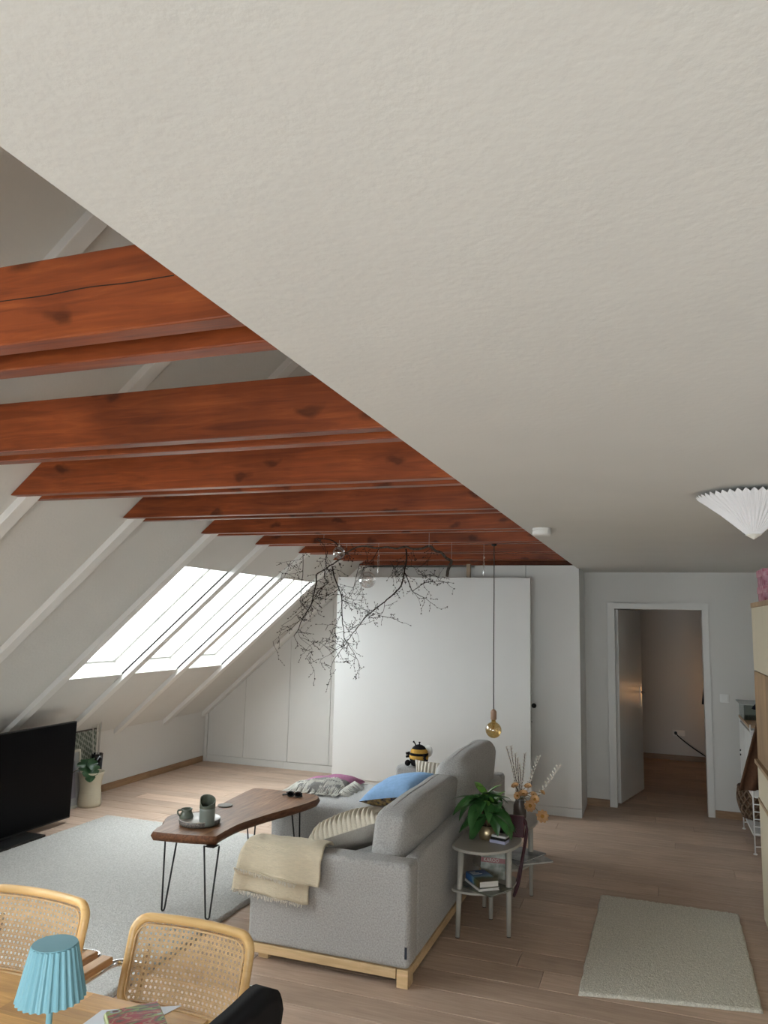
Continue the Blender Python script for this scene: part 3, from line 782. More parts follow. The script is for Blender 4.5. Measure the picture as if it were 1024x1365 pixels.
def fringe_line(b, p0, p1, n, L, r=.002, sd=1, down=(0, -.2, -1)):
    rr = random.Random(sd)
    for k in range(n):
        p = Vector(p0).lerp(Vector(p1), (k+rr.random()*.5)/n)
        d = Vector(down)+Vector((rr.uniform(-.5, .5), rr.uniform(-.3, .3), rr.uniform(-.2, .2)))
        l = L*rr.uniform(.6, 1.2)
        b.tube([p, p+d*l*.5, p+d*l+Vector((rr.uniform(-.004, .004), 0, 0))], r, 4)
fb = MB()
fringe_line(fb, pl(313, 1182)+Vector((0, -.035, .006)), pl(408, 1205)+Vector((0, -.035, .006)), 60, .018, .0022, 4)
fringe_line(fb, pl(318, 1152)+Vector((0, -.05, .0)), pl(400, 1176)+Vector((0, -.05, 0)), 50, .016, .0022, 5)
tag(fb.obj('fringe', MUSE, t2, world=True, smooth=True), None, kind='stuff')

# ------------------------------------------------------------------ pink throw with grey fringe on the chaise
PINKT = mat('pink_wool', (.40, .17, .28), .95, .1, noise_amt=.18, nscale=60, bump=.3, bscale=150)
GREYT = mat('grey_wool', (.22, .21, .20), .95, .1, noise_amt=.2, nscale=60)
FRING = mat('cream_fringe', (.70, .68, .62), .95, .1, noise_amt=.1, nscale=40)
t3 = thing('fringed_throw', 'pink and grey wool throw with long cream fringe on the chaise', 'blanket', (-2.62, 5.95, .43))
def lump(u, v):
    x = -2.84+.46*u+.0*v; y = 5.74+.56*v+.03*u
    k = math.sin(PI*min(1, max(0, u)))**.4*math.sin(PI*min(1, max(0, v)))**.4
    z = .434+.10*k*(.5+.5*u)+.02*fbm(u*4, v*4, 2)*k
    return Vector((x, y, z))
g = MB().grid(lambda u, v: lump(u, .28+.72*v), 34, 34); g.obj('pink_fold', PINKT, t3, world=True, smooth=True, solid=.008)
g = MB().grid(lambda u, v: lump(u, -.02+.40*v+.16*max(0, u-.5)*v)+Vector((0, -.006, .010+.012*fbm(u*5, v*5, 8))), 24, 16); g.obj('grey_fold', GREYT, t3, world=True, smooth=True, solid=.008)
fb = MB(); rr = random.Random(5)
for k in range(105):
    u = k/105; v = .30+.07*math.sin(u*9)+(.10 if u > .6 else 0)*math.sin((u-.6)*12)
    v2 = -.10+rr.uniform(-.06, .05)
    du = rr.uniform(-.05, .05); pts = []
    for q in range(7):
        f_ = q/6; vv = v+(v2-v)*f_*rr.uniform(.93, 1); uu = u+du*f_+rr.uniform(-.006, .006)
        p = lump(uu, max(vv, 0.0)) if vv > 0 else Vector((lump(uu, 0).x, lump(uu, 0).y+.62*vv, .436))
        p = Vector((p.x, p.y-.006, max(p.z, .434)+.012+rr.uniform(0, .008)*(1-f_))); pts.append(p)
    fb.tube(pts, .0032, 5)
for k in range(50):
    v = k/50*.6; p = lump(.97, v)+Vector((.01, 0, .012)); L = rr.uniform(.05, .10)
    fb.tube([p, p+Vector((L*.5, rr.uniform(-.02, .01), -.02)), Vector((p.x+L, p.y+rr.uniform(-.03, .01), .440))], .0042, 5)
tag(fb.obj('fringe', FRING, t3, world=True, smooth=True), None, kind='stuff')

# ------------------------------------------------------------------ bee plush on the far arm
BK = mat('black_plush', (.012, .011, .012), .95, .1, bump=.5, bscale=200)
YL = mat('yellow_plush', (.62, .36, .08), .95, .1, noise_amt=.15, nscale=80, bump=.5, bscale=200)
bp_ = ony(557, 1018, SY1-.08)
t = thing('plush_bee', 'striped black and yellow plush bee sitting on the far sofa arm', 'plush toy', (bp_.x+.01, SY1-.08, AH), math.radians(-20))
def beer(z): return .080*math.sqrt(max(0, 1-((z-.07)/.104)**2)) if z > .055 else .080*(.8+.19*(z/.055))
bands = [(0, .055, BK), (.055, .086, YL), (.086, .106, BK), (.106, .138, YL), (.138, .173, BK)]
for k, (z0, z1, m) in enumerate(bands):
    prof = [(max(beer(z0+(z1-z0)*i/6), .001)*(1+.03*math.sin(PI*i/6)), z0+(z1-z0)*i/6+.004) for i in range(7)]
    MB().lathe(prof, n=26, rfun=lambda a, z: 1+.015*math.sin(a*7+z*90)).obj('body_stripe', m, t, smooth=True)
for s in (-1, 1):
    MB().tube([(s*.018, -.02, .165), (s*.026, -.03, .19), (s*.034-.004, -.035, .203)], [.006, .005, .009], 8).obj('antenna', BK, t, smooth=True)
    MB().ball((s*.055, -.085, .028), .024, 8, (1, 1.2, 1.1)).obj('foot', BK, t, smooth=True)
    MB().tube([(s*.075, -.03, .10), (s*.105, -.05, .095)], [.014, .011], 8).obj('arm', BK, t, smooth=True)
    MB().tube([(s*.08, -.03, .075), (s*.105, -.05, .068)], [.012, .010], 8).obj('arm', BK, t, smooth=True)
    MB().ball((s*.045, .075, .12), .05, 8, (.9, .25, 1)).obj('wing', mat('white_plush', (.7, .69, .66), .9), t, smooth=True)

# ================================================================== COFFEE TABLE
ZT = .50
opx = [(203.7, 1108.5), (245, 1112.5), (288, 1115), (303, 1106), (321, 1097.5), (340, 1091), (359.5, 1085), (381, 1079), (405, 1072), (424, 1064.5), (420, 1059.5), (400, 1056.5), (381, 1054.5), (360, 1052), (341, 1050.5), (333, 1053), (321, 1058.5), (306, 1066), (291, 1074), (278, 1078.5), (262, 1081.5), (242, 1083.5), (227, 1087), (220, 1092), (218, 1098), (210, 1103)]
top = [onz(x, y, ZT) for x, y in opx]
ctr = sum(top, Vector())/len(top)
t = thing('coffee_table', 'live-edge walnut coffee table on black hairpin legs', 'table', (ctr.x, ctr.y, 0))
tops = smooth_path([top[0], top[1], top[2]], 4)[:-1]+smooth_path(top[2:], 4)
def inset(poly, d):
    out = []; n = len(poly)
    for i, p in enumerate(poly):
        tng = (poly[(i+1) % n]-poly[i-1]).normalized(); nr = Vector((-tng.y, tng.x, 0)); out.append(p+nr*d)
    return out
n = len(tops); mid = [Vector((p.x, p.y, ZT-.022)) for p in inset(tops, -.012)]; bot = [Vector((p.x, p.y, ZT-.052)) for p in inset(tops, .006)]
sgn = 1
MB().add(tops+[Vector((p.x, p.y, ZT-.012)) for p in inset(tops, .004)], [list(range(n)), list(range(2*n-1, n-1, -1))]+[(i, (i+1) % n, n+(i+1) % n, n+i) for i in range(n)]).obj('table_top', SLAB, t, world=True)
e_ = MB().add([p+Vector((0, 0, -.001)) for p in tops]+mid+bot, [(i, n+i, n+(i+1) % n, (i+1) % n) for i in range(n)]+[(n+i, 2*n+i, 2*n+(i+1) % n, n+(i+1) % n) for i in range(n)]+[list(range(2*n, 3*n))])
e_.obj('live_edge', BARK, t, world=True, smooth=True)
def hairpin(fx, fy, sx, sy, tx, ty):
    r = .0055; z0 = .033
    a = Vector((tx-sx, ty-sy, ZT-.054)); b = Vector((tx+sx, ty+sy, ZT-.054)); f_ = Vector((fx, fy, z0))
    sd = Vector((sx, sy, 0)).normalized()*.012
    MB().tube([a, f_-sd+Vector((0, 0, .012)), f_-sd*.5+Vector((0, 0, .002)), f_+sd*.5+Vector((0, 0, .002)), f_+sd+Vector((0, 0, .012)), b], r, 8).obj('leg', BLACKM, t, world=True, smooth=True)
    MB().box(tx-.035, tx+.035, ty-.035, ty+.035, ZT-.0545, ZT-.0525).obj('leg_plate', BLACKM, t, world=True)
hairpin(-2.875, 4.195, .01, .05, -2.855, 4.21)
hairpin(-2.554, 4.183, .045, .012, -2.56, 4.20)
hairpin(-2.45, 5.20, .012, .04, -2.47, 5.17)
hairpin(-2.86, 5.25, .03, .03, -2.86, 5.22)
# tray and pots
tc_ = onz(266, 1098, ZT)
TRAYM = mat('speckled_stoneware', (.22, .20, .185), .5, .4, color2=(.07, .062, .058), nscale=110)
t = thing('tray', 'round speckled stoneware tray on the coffee table', 'tray', (tc_.x, tc_.y, ZT+.001))
MB().lathe([(.001, 0), (.118, 0), (.128, .006), (.132, .034), (.126, .035), (.120, .010), (.001, .009)], n=40).obj('dish', TRAYM, t, smooth=True, bevel=0)
MB().lathe([(.132, .034), (.1295, .037), (.126, .035)], n=40).obj('rim', mat('glazed_rim', (.42, .38, .33), .35), t, smooth=True)
CEL = mat('grey_celadon', (.19, .22, .20), .3, .5, noise_amt=.12, nscale=12)
CELG = mat('green_glaze', (.12, .14, .105), .25, .5, noise_amt=.25, nscale=16)
vc = onz(276, 1102, ZT+.01)
t = thing('candle_vase', 'tall grey-green ceramic candle holder with a cut rim on the tray', 'vase', (vc.x-.022, vc.y+.03, ZT+.0115))
def cutz(a): return .155+.022*math.cos(a-2.4)-.022*max(0, math.cos(a+1.7))**3
def shell(z0f, z1f, r0, r1, nm, m):
    b = MB(); n_ = 36; vs = []; rows = 8
    for j in range(rows+1):
        for k in range(n_):
            a = 2*PI*k/n_; z = z0f(a)+(z1f(a)-z0f(a))*j/rows; r = r0+(r1-r0)*z/.17
            vs.append((r*math.cos(a), r*math.sin(a), z))
    fs = [(j*n_+k, j*n_+(k+1) % n_, (j+1)*n_+(k+1) % n_, (j+1)*n_+k) for j in range(rows) for k in range(n_)]
    return b.add(vs, fs).obj(nm, m, t, smooth=True, solid=.006)
shell(lambda a: 0, lambda a: .105, .046, .046, 'lower_body', CEL)
shell(lambda a: .1052, cutz, .046, .0465, 'glazed_rim', CELG)
MB().lathe([(.001, .001), (.043, .001), (.043, .006), (.001, .006)], n=24).obj('bottom', CEL, t)
jc = onz(247, 1096, ZT+.01)
t = thing('small_jug', 'small green glazed ceramic jug on the tray', 'jug', (jc.x, jc.y+.01, ZT+.0115)); t.scale = (1.18, 1.18, 1.3)
MB().lathe([(.001, 0), (.027, 0), (.036, .012), (.038, .026), (.031, .042), (.026, .050), (.031, .062), (.027, .062), (.023, .050), (.001, .02)], n=28).obj('body', CELG, t, smooth=True)
MB().tube(smooth_path([(-.027, -.01, .055), (-.044, -.014, .052), (-.047, -.014, .038), (-.036, -.011, .026)], 4), .0045, 6).obj('handle', CELG, t, smooth=True)
wc = onz(261, 1095, ZT+.01)
t = tag(MB().lathe([(.001, 0), (.022, 0), (.028, .016), (.025, .017), (.001, .007)], (0, 0, 0), 20).obj('tealight_dish', mat('pale_ceramic', (.5, .5, .47), .4), smooth=True, origin=None), 'little pale ceramic dish between the jug and the candle holder', 'dish')
t.location = (wc.x+.01, wc.y+.03, ZT+.0115)
cc = onz(300, 1074.5, ZT)
t = tag(MB().lathe([(.001, 0), (.05, 0), (.052, .004), (.05, .008), (.001, .008)], n=32).obj('coaster', mat('grey_felt', (.25, .235, .215), .9, noise_amt=.1, nscale=60)), 'round grey felt coaster on the coffee table', 'coaster')
t.location = (cc.x, cc.y, ZT+.001)
gp = onz(382, 1062.5, ZT)
t = thing('sunglasses', 'black sunglasses lying folded at the far end of the coffee table', 'glasses', (gp.x, gp.y, ZT+.001), math.radians(8))
for s, nm in ((0, 'lens_rim'), (1, 'lens_rim')):
    cx_ = .03+.058*s
    MB().tube([(cx_+.026*math.cos(a), .006, .022+.018*math.sin(a)) for a in [2*PI*k/18 for k in range(18)]], .005, 6, closed=True).obj(nm, BLACKM, t, smooth=True)
    MB().tube([(cx_, .0045, .022), (cx_, .0075, .022)], [.022, .022], 18).obj('lens', BLACKTV, t).scale = (1, 1, 1)
MB().tube([(.053, .006, .027), (.064, .006, .027)], .004, 6).obj('bridge', BLACKM, t, smooth=True)
MB().tube([(.116, .006, .03), (.113, .02, .028), (.04, .03, .018), (-.04, .026, .008)], [.006, .006, .006, .008], 6).obj('temple', BLACKM, t, smooth=True)
MB().tube([(.0, .006, .03), (.002, .016, .028), (.05, .04, .012), (.11, .04, .006)], [.006, .006, .006, .008], 6).obj('temple', BLACKM, t, smooth=True)

# ================================================================== SIDE TABLES
GREYL = mat('warm_grey_lacquer', (.40, .38, .34), .4, .4, noise_amt=.04, nscale=6)
def side_table(lab, poly, legs, zt, zs, shelf, base):
    t = thing('side_table', lab, 'side table', (base[0], base[1], 0), 0, 'grey side tables behind the sofa')
    pp = smooth_path([(p[0], p[1], 0) for p in poly], 5, True)
    MB().prism([(p.x, p.y) for p in pp], zt-.018, zt).obj('table_top', GREYL, t, world=True, bevel=.005, seg=3)
    sp_ = smooth_path([(p[0], p[1], 0) for p in shelf], 5, True)
    MB().prism([(p.x, p.y) for p in sp_], zs-.014, zs).obj('lower_shelf', GREYL, t, world=True, bevel=.004, seg=3)
    for (fx, fy), (tx, ty) in legs:
        l = MB().tube([(fx, fy, .004), (fx+(tx-fx)*.5, fy+(ty-fy)*.5, zt*.5), (tx, ty, zt-.019)], [.0125, .0165, .0185], 14).obj('leg', GREYL, t, world=True, smooth=True)
        MB().lathe([(.012, 0), (.012, .004)], (fx, fy, 0), 12).obj('glide', BLACKM, t, world=True)
    return t
ZS = .50; ZL = .265
near_poly = [(-1.165, 4.62), (-1.02, 4.555), (-.90, 4.61), (-.82, 4.74), (-.80, 4.90), (-.84, 4.99), (-1.0, 5.01), (-1.155, 4.99), (-1.175, 4.8)]
near_shelf = [(-1.16, 4.60), (-1.0, 4.585), (-.86, 4.69), (-.83, 4.80), (-.85, 4.96), (-1.0, 4.98), (-1.14, 4.96), (-1.165, 4.8)]
side_table('warm grey side table holding a leafy potted plant and stacked books', near_poly, [((-1.126, 4.60), (-1.118, 4.64)), ((-.848, 4.725), (-.852, 4.75)), ((-1.0, 4.95), (-1.0, 4.95))], ZS, ZL, near_shelf, (-1.0, 4.8))
far_poly = [(-1.16, 5.10), (-1.0, 5.06), (-.85, 5.08), (-.79, 5.25), (-.775, 5.47), (-.84, 5.62), (-1.0, 5.68), (-1.15, 5.62), (-1.175, 5.35)]
far_shelf = [(-1.15, 5.13), (-1.0, 5.09), (-.86, 5.11), (-.80, 5.26), (-.785, 5.47), (-.86, 5.58), (-1.0, 5.63), (-1.13, 5.6), (-1.16, 5.35)]
side_table('warm grey side table with a vase of willow twigs and dried flowers', far_poly, [((-.826, 5.46), (-.83, 5.45)), ((-1.11, 5.56), (-1.10, 5.54)), ((-1.08, 5.13), (-1.07, 5.15))], ZS, ZL, far_shelf, (-1.0, 5.4))

# ------------------------------------------------------------------ books and paper
WHITEPG = mat('page_edges', (.68, .66, .62), .9, .1, noise_amt=.12, nscale=8, stretch=(1, 1, 60))
def book(name, lab, cat, c, size, rz, cover, pages=WHITEPG, group=None, rx=0, spine_side=-1, ry=0):
    """c = centre of the underside; size = (w, d, thickness)"""
    w_, d_, h_ = size
    t = thing(name, lab, cat, c, rz, group); t.rotation_euler = (rx, ry, rz)
    ct = .0022
    MB().box(-w_/2, w_/2, -d_/2, d_/2, h_-ct, h_).obj('front_cover', cover, t)
    MB().box(-w_/2, w_/2, -d_/2, d_/2, 0, ct).obj('back_cover', cover, t)
    MB().box(-w_/2+.001 if spine_side < 0 else w_/2-ct, -w_/2+ct if spine_side < 0 else w_/2-.001, -d_/2, d_/2, ct, h_-ct).obj('spine', cover, t)
    MB().box(-w_/2+.003, w_/2-.003, -d_/2+.003, d_/2-.003, ct+.0003, h_-ct-.0003).obj('pages', pages, t)
    return t
DARKMAG = mat('dark_magazine', (.03, .035, .03), .3, .4, color2=(.16, .17, .12), nscale=14)
def landscape_cover():
    m = bpy.data.materials.new('blue_travel_cover'); m.use_nodes = True; nt = m.node_tree; b = nt.nodes['Principled BSDF']; b.inputs['Roughness'].default_value = .3
    tc = nt.nodes.new('ShaderNodeTexCoord'); sx_ = nt.nodes.new('ShaderNodeSeparateXYZ'); nt.links.new(tc.outputs['Object'], sx_.inputs[0])
    ns = nt.nodes.new('ShaderNodeTexNoise'); ns.inputs['Scale'].default_value = 18; nt.links.new(tc.outputs['Object'], ns.inputs[0])
    ma = nt.nodes.new('ShaderNodeMath'); ma.operation = 'MULTIPLY_ADD'; ma.inputs[1].default_value = .06; nt.links.new(ns.outputs[0], ma.inputs[0]); nt.links.new(sx_.outputs['Y'], ma.inputs[2])
    mr = nt.nodes.new('ShaderNodeMapRange'); mr.inputs[1].default_value = -.09; mr.inputs[2].default_value = .14; nt.links.new(ma.outputs[0], mr.inputs[0])
    cr = nt.nodes.new('ShaderNodeValToRGB'); e = cr.color_ramp.elements
    e[0].color = (.05, .05, .03, 1); e[0].position = .05; e[1].color = (.02, .09, .26, 1); e[1].position = .95
    for p, c in ((.2, (.14, .11, .05)), (.38, (.09, .13, .07)), (.47, (.22, .38, .50)), (.62, (.04, .16, .40))):
        x = e.new(p); x.color = (*c, 1)
    nt.links.new(mr.outputs[0], cr.inputs[0]); nt.links.new(cr.outputs[0], b.inputs['Base Color']); return m
BLUEBK = landscape_cover()
WHITEBK = mat('white_cover', (.66, .66, .64), .4)
mg = onz(648, 1186, ZL+.003)
book('magazine', 'dark glossy magazine lying on the lower shelf under the books', 'magazine', (-.985, 4.70, ZL+.001), (.21, .26, .008), math.radians(62), DARKMAG)
book('book', 'white paperback underneath the blue travel book', 'book', (-1.005, 4.70, ZL+.0105), (.13, .20, .014), math.radians(38), WHITEBK, spine_side=-1)
bb = book('book', 'blue travel guide with a landscape cover on the lower shelf', 'book', (-1.005, 4.705, ZL+.026), (.125, .195, .036), math.radians(38), BLUEBK, spine_side=-1)
for k, (y, l) in enumerate(((.052, .05), (.034, .062), (.074, .035))):
    MB().box(-.045, -.045+l, y-.004, y+.004, .0362, .0367).obj('title_line', mat('title_white', (.75, .77, .78), .5), bb)
# upright book with red band
KAR = mat('karoo_cover', (.42, .42, .36), .4, .4, color2=(.08, .10, .07), nscale=22)
kb = thing('book', 'upright book with a photo cover and a dark red title band', 'book', (-.975, 4.87, ZL+.001), math.radians(0))
kb.rotation_euler = (math.radians(-14), 0, math.radians(4))
MB().box(-.075, .075, 0, .003, 0, .185).obj('front_cover', KAR, kb)
MB().box(-.073, .073, .0033, .0187, .002, .183).obj('pages', WHITEPG, kb)
MB().box(-.075, .075, .019, .022, 0, .185).obj('back_cover', KAR, kb)
bd = MB().box(-.0752, .0752, -.0012, -.0002, .088, .116).obj('title_band', mat('band_red', (.22, .03, .028), .4), kb)
fc = bpy.data.curves.new('title', 'FONT'); fc.body = 'KAROO'; fc.size = .027; fc.align_x = 'CENTER'; fc.align_y = 'CENTER'; fc.extrude = .0004
fo = bpy.data.objects.new('title_text_curve', fc); COL.objects.link(fo)
bpy.context.view_layer.update()
me = bpy.data.meshes.new_from_object(fo.evaluated_get(bpy.context.evaluated_depsgraph_get())); bpy.data.objects.remove(fo)
me.materials.append(mat('title_cream', (.55, .50, .44), .5))
fo = bpy.data.objects.new('title_text', me); COL.objects.link(fo); fo.parent = kb; fo.location = (-.01, -.0018, .102); fo.rotation_euler = (PI/2, 0, 0)
# little box of cards on the table top
cd = onz(664, 1124, ZS)
t = thing('card_box', 'small white, black and lilac card box on the side table', 'box', (cd.x+.005, cd.y+.02, ZS+.001), math.radians(-12))
MB().box(-.05, .05, -.035, .035, 0, .018).obj('lilac_base', mat('lilac_card', (.45, .45, .62), .5), t, bevel=.001)
MB().box(-.045, .05, -.032, .038, .0185, .032).obj('black_layer', BLACKM, t, bevel=.001)
MB().box(-.04, .052, -.028, .042, .0325, .045).obj('white_top', WHITEBK, t, bevel=.001)
# magazines on the far table's lower shelf
book('magazine', 'pale magazine sticking out of the far side table shelf', 'magazine', (-.83, 5.33, ZL+.001), (.20, .27, .010), math.radians(-50), mat('pale_magazine', (.45, .45, .43), .3, color2=(.12, .12, .12), nscale=12))
book('magazine', 'dark magazine on top of the pale one on the shelf', 'magazine', (-.87, 5.38, ZL+.0125), (.20, .26, .009), math.radians(-24), mat('mixed_magazine', (.25, .25, .24), .3, color2=(.04, .04, .05), nscale=10))

# ------------------------------------------------------------------ burgundy bag between the tables
BURG = mat('burgundy_leather', (.055, .010, .016), .42, .4, noise_amt=.2, nscale=20)
bl, br = ony(668, 1083, 5.0), ony(697, 1084, 5.0); bb_ = ony(697, 1118, 5.0)
t = thing('handbag', 'burgundy leather handbag with a strap standing on the side table edge', 'bag', ((bl.x+br.x)/2, 4.97, ZS))
hw = (br.x-bl.x)/2+.015; hz = bl.z-ZS
MB().box(-hw, hw, -.018, .022, .001, hz).obj('bag_body', BURG, t, bevel=.008, seg=3)
MB().box(-hw+.001, hw-.001, -.0225, -.0185, hz*.42, hz+.003).obj('flap', BURG, t, bevel=.001)
sp0 = Vector((hw-.004, .0, hz*.8))
foot_ = onz(681, 1190, .08)-Vector(t.location)
MB().tube(smooth_path([sp0, sp0+Vector((.022, -.005, -.06)), Vector((.085, -.06, -.10)), Vector((.065, -.09, -.24)), Vector((.035, -.10, -.32)), Vector((.05, -.085, -.24)), Vector((.078, -.05, -.10)), Vector((hw+.012, .005, hz*.5)), Vector((hw-.002, .004, hz*.85))], 6), .0075, 6).obj('strap', BURG, t, smooth=True)

# ------------------------------------------------------------------ leafy plant
def leaf_mb(L, W, bend, fold, curl=0, tipw=.62):
    b = MB()
    def fn(u, v):
        x = u*2-1
        wv = W*max(.02, math.sin(PI*min(1, v**tipw if v > 0 else 0)))**.8*.5
        wv = W*.5*(math.sin(PI*(v**.75))**.75 if 0 < v < 1 else .03)
        a = bend*v
        y = L*(math.sin(a)/bend if abs(bend) > 1e-4 else v)
        z = -L*((1-math.cos(a))/bend if abs(bend) > 1e-4 else 0)
        return Vector((x*wv, y, z+fold*abs(x)*wv+curl*math.sin(v*9+x)*.003))
    b.grid(fn, 6, 10)
    return b
LEAF = mat('plant_leaf', (.05, .15, .04), .33, .5, noise_amt=.35, nscale=14)
LEAFY = mat('young_leaf', (.12, .27, .045), .35, .5, noise_amt=.2, nscale=14)
STEM = mat('plant_stem', (.10, .055, .025), .6)
pc = onz(651, 1122, ZS)
t = thing('potted_plant', 'bushy potted plant with long dark green leaves on the side table', 'plant', (pc.x-.02, pc.y+.06, ZS))
MB().lathe([(.001, .001), (.046, .001), (.052, .02), (.058, .085), (.052, .085), (.048, .03), (.001, .02)], n=28).obj('pot', mat('brass_pot', (.45, .36, .22), .3, .5, .8), t, smooth=True)
MB().lathe([(.001, .070), (.051, .070), (.051, .075), (.001, .078)], n=20).obj('soil', mat('soil', (.03, .02, .014), 1), t)
rr = random.Random(11)
stemtop = []
for k in range(4):
    a = k*PI/2+.4; tp = Vector((.035*math.cos(a), .035*math.sin(a), .19+.035*(k % 3)))
    MB().tube(smooth_path([(.01*math.cos(a), .01*math.sin(a), .07), (.03*math.cos(a), .02*math.sin(a), .12), tp], 4), [.008]*8+[.006], 7).obj('stem', STEM, t, smooth=True)
    stemtop.append(tp)
def put_leaf(base, az, el, L, W, bend, m, roll=0):
    b = leaf_mb(L, W, bend, .35)
    Rm = Matrix.Rotation(az, 4, 'Z') @ Matrix.Rotation(el, 4, 'X') @ Matrix.Rotation(roll, 4, 'Y')
    b.xform(Matrix.Translation(base) @ Rm)
    for q in b.v: q.z = max(q.z, .012)
    b.obj('leaf', m, t, smooth=True)
for k in range(38):
    base = stemtop[k % 4]+Vector((rr.uniform(-.015, .015), rr.uniform(-.015, .015), rr.uniform(-.05, .01)))
    az = k*2.399+rr.uniform(-.2, .2)
    lev = k/38
    el = math.radians(40-75*lev)+rr.uniform(-.12, .12)
    put_leaf(base, az, el, rr.uniform(.19, .25)*(1.05-.1*lev), rr.uniform(.072, .094), rr.uniform(.7, 1.5), LEAF, rr.uniform(-.3, .3))
for k in range(7):
    base = stemtop[k % 4]+Vector((0, 0, .012))
    put_leaf(base, k*2.2+2.6, math.radians(rr.uniform(25, 65)), rr.uniform(.10, .14), rr.uniform(.045, .06), .7, LEAFY)

# ------------------------------------------------------------------ vase of willow and flowers on the far table
FY = 5.42
vb = Vector((ony(693, 1076, FY).x, FY, ZS))
t = thing('flower_vase', 'vase of pussy willow twigs and dried orange flowers on the side table', 'vase', vb)
MB().lathe([(.001, .001), (.038, .001), (.045, .02), (.042, .09), (.028, .12), (.032, .135), (.028, .135), (.024, .12), (.001, .02)], n=24).obj('vase_body', mat('smoke_vase', (.14, .12, .11), .15, .5), t, smooth=True)
TWIG = mat('willow_twig', (.055, .04, .03), .7)
CATK = mat('catkin', (.62, .58, .52), .95, .1)
twigs = [((675, 995), (690, 1060)), ((681, 994), (692, 1060)), ((687, 1004), (693, 1060)), ((692, 1018), (695, 1060)), ((700, 1004), (695, 1060)), ((719, 1008), (699, 1065)), ((746, 1021), (706, 1075)), ((684, 1020), (691, 1065)), ((690, 1010), (695, 1068))]
for k, ((tx, ty), (mx_, my)) in enumerate(twigs):
    dy = rr.uniform(-.06, .06)
    tipp = ony(tx, ty, FY+dy)-vb; midp = ony(mx_, my, FY)-vb
    path = smooth_path([(0, 0, .11), midp, midp.lerp(tipp, .55)+Vector((rr.uniform(-.008, .008), 0, 0)), tipp], 6)
    tw = MB().tube(path, [.0028]*(len(path)-1)+[.0012], 5).obj('twig', TWIG, t, smooth=True)
    cb2 = MB()
    for j in range(3, len(path)-1):
        for q in range(2):
            p = path[j].lerp(path[j+1], q*.5); sd = 1 if (j*2+q) % 2 else -1
            big = 1.8 if k == 6 else (1.4 if k == 5 else 1.1)
            s0 = len(cb2.v); cb2.ball((0, 0, 0), .0052*big, 5, (.75, .75, 1.7))
            cb2.xform(Matrix.Translation(p+Vector((sd*.006, 0, .006))) @ Matrix.Rotation(sd*.5, 4, 'Y'), s0)
    tag(cb2.obj('catkins', CATK, t, smooth=True), None, kind='stuff')
FLO = mat('orange_petal', (.70, .43, .22), .8, .2, noise_amt=.25, nscale=60)
FLC = mat('flower_centre', (.35, .18, .03), .9)
fpx = [((723, 1088), .042, (.3, -1, .2)), ((707, 1074), .040, (0, -1, .15)), ((713, 1066), .032, (.2, -.8, .6)), ((704, 1049), .028, (0, -.3, 1)), ((687, 1048), .028, (-.3, -.4, .9)), ((698, 1059), .034, (0, -.4, 1)), ((711, 1060), .026, (.5, -.5, .7)), ((690, 1061), .026, (-.3, -.8, .4)), ((723, 1057), .02, (.6, -.2, .8))]
for (fx, fy), R_, nr in fpx:
    c = ony(fx, fy, FY-.06+rr.uniform(-.03, .03))-vb
    path = smooth_path([(0, 0, .12), Vector((0, 0, .12)).lerp(c, .5)+Vector((0, 0, .03)), c], 5)
    MB().tube(path, .002, 5).obj('flower_stem', mat('dry_stem', (.16, .14, .07), .8), t, smooth=True)
    Q = Vector(nr).normalized().to_track_quat('Z', 'Y').to_matrix().to_4x4()
    f = MB()
    for ring, (nr_, rl, up) in enumerate(((9, 1.0, .25), (8, .75, .55))):
        for k in range(nr_):
            a = 2*PI*k/nr_+ring*.3; s0 = len(f.v)
            f.grid(lambda u, v: Vector(((u*2-1)*R_*.36*math.sin(PI*(.12+.8*v))**.7, R_*rl*v, R_*up*v*v+R_*.12*(u*2-1)**2)), 3, 4)
            f.xform(Matrix.Rotation(a, 4, 'Z'), s0)
    f.xform(Matrix.Translation(c) @ Q)
    fo_ = f.obj('flower', FLO, t, smooth=True)
    g = MB().ball((0, 0, R_*.12), R_*.3, 6, (1, 1, .5)); g.xform(Matrix.Translation(c) @ Q); g.obj('flower_centre', FLC, fo_, smooth=True)

# ================================================================== TV CORNER
t = thing('television', 'large black flat television standing on the floor by the knee wall', 'television', (-4.9, 4.9, 0), math.radians(0))
TY0, TY1, TX = 4.17, 5.615, -4.86
zb, zt = .045, .865
MB().box(TX-.035, TX, TY0, TY1, zb, zt).obj('bezel', BLACKM, t, world=True, bevel=.004)
MB().box(TX+.0003, TX+.002, TY0+.008, TY1-.008, zb+.014, zt-.008).obj('screen', BLACKTV, t, world=True)
MB().box(TX-.075, TX-.036, TY0+.3, TY1-.3, zb+.08, zb+.45).obj('rear_housing', BLACKM, t, world=True, bevel=.01)
MB().box(TX-.12, TX+.13, 4.42, 5.20, .001, .02).obj('stand_plate', BLACKM, t, world=True, bevel=.003)
MB().box(TX-.06, TX-.036, 4.6, 5.0, .0205, .20).obj('stand_neck', BLACKM, t, world=True)
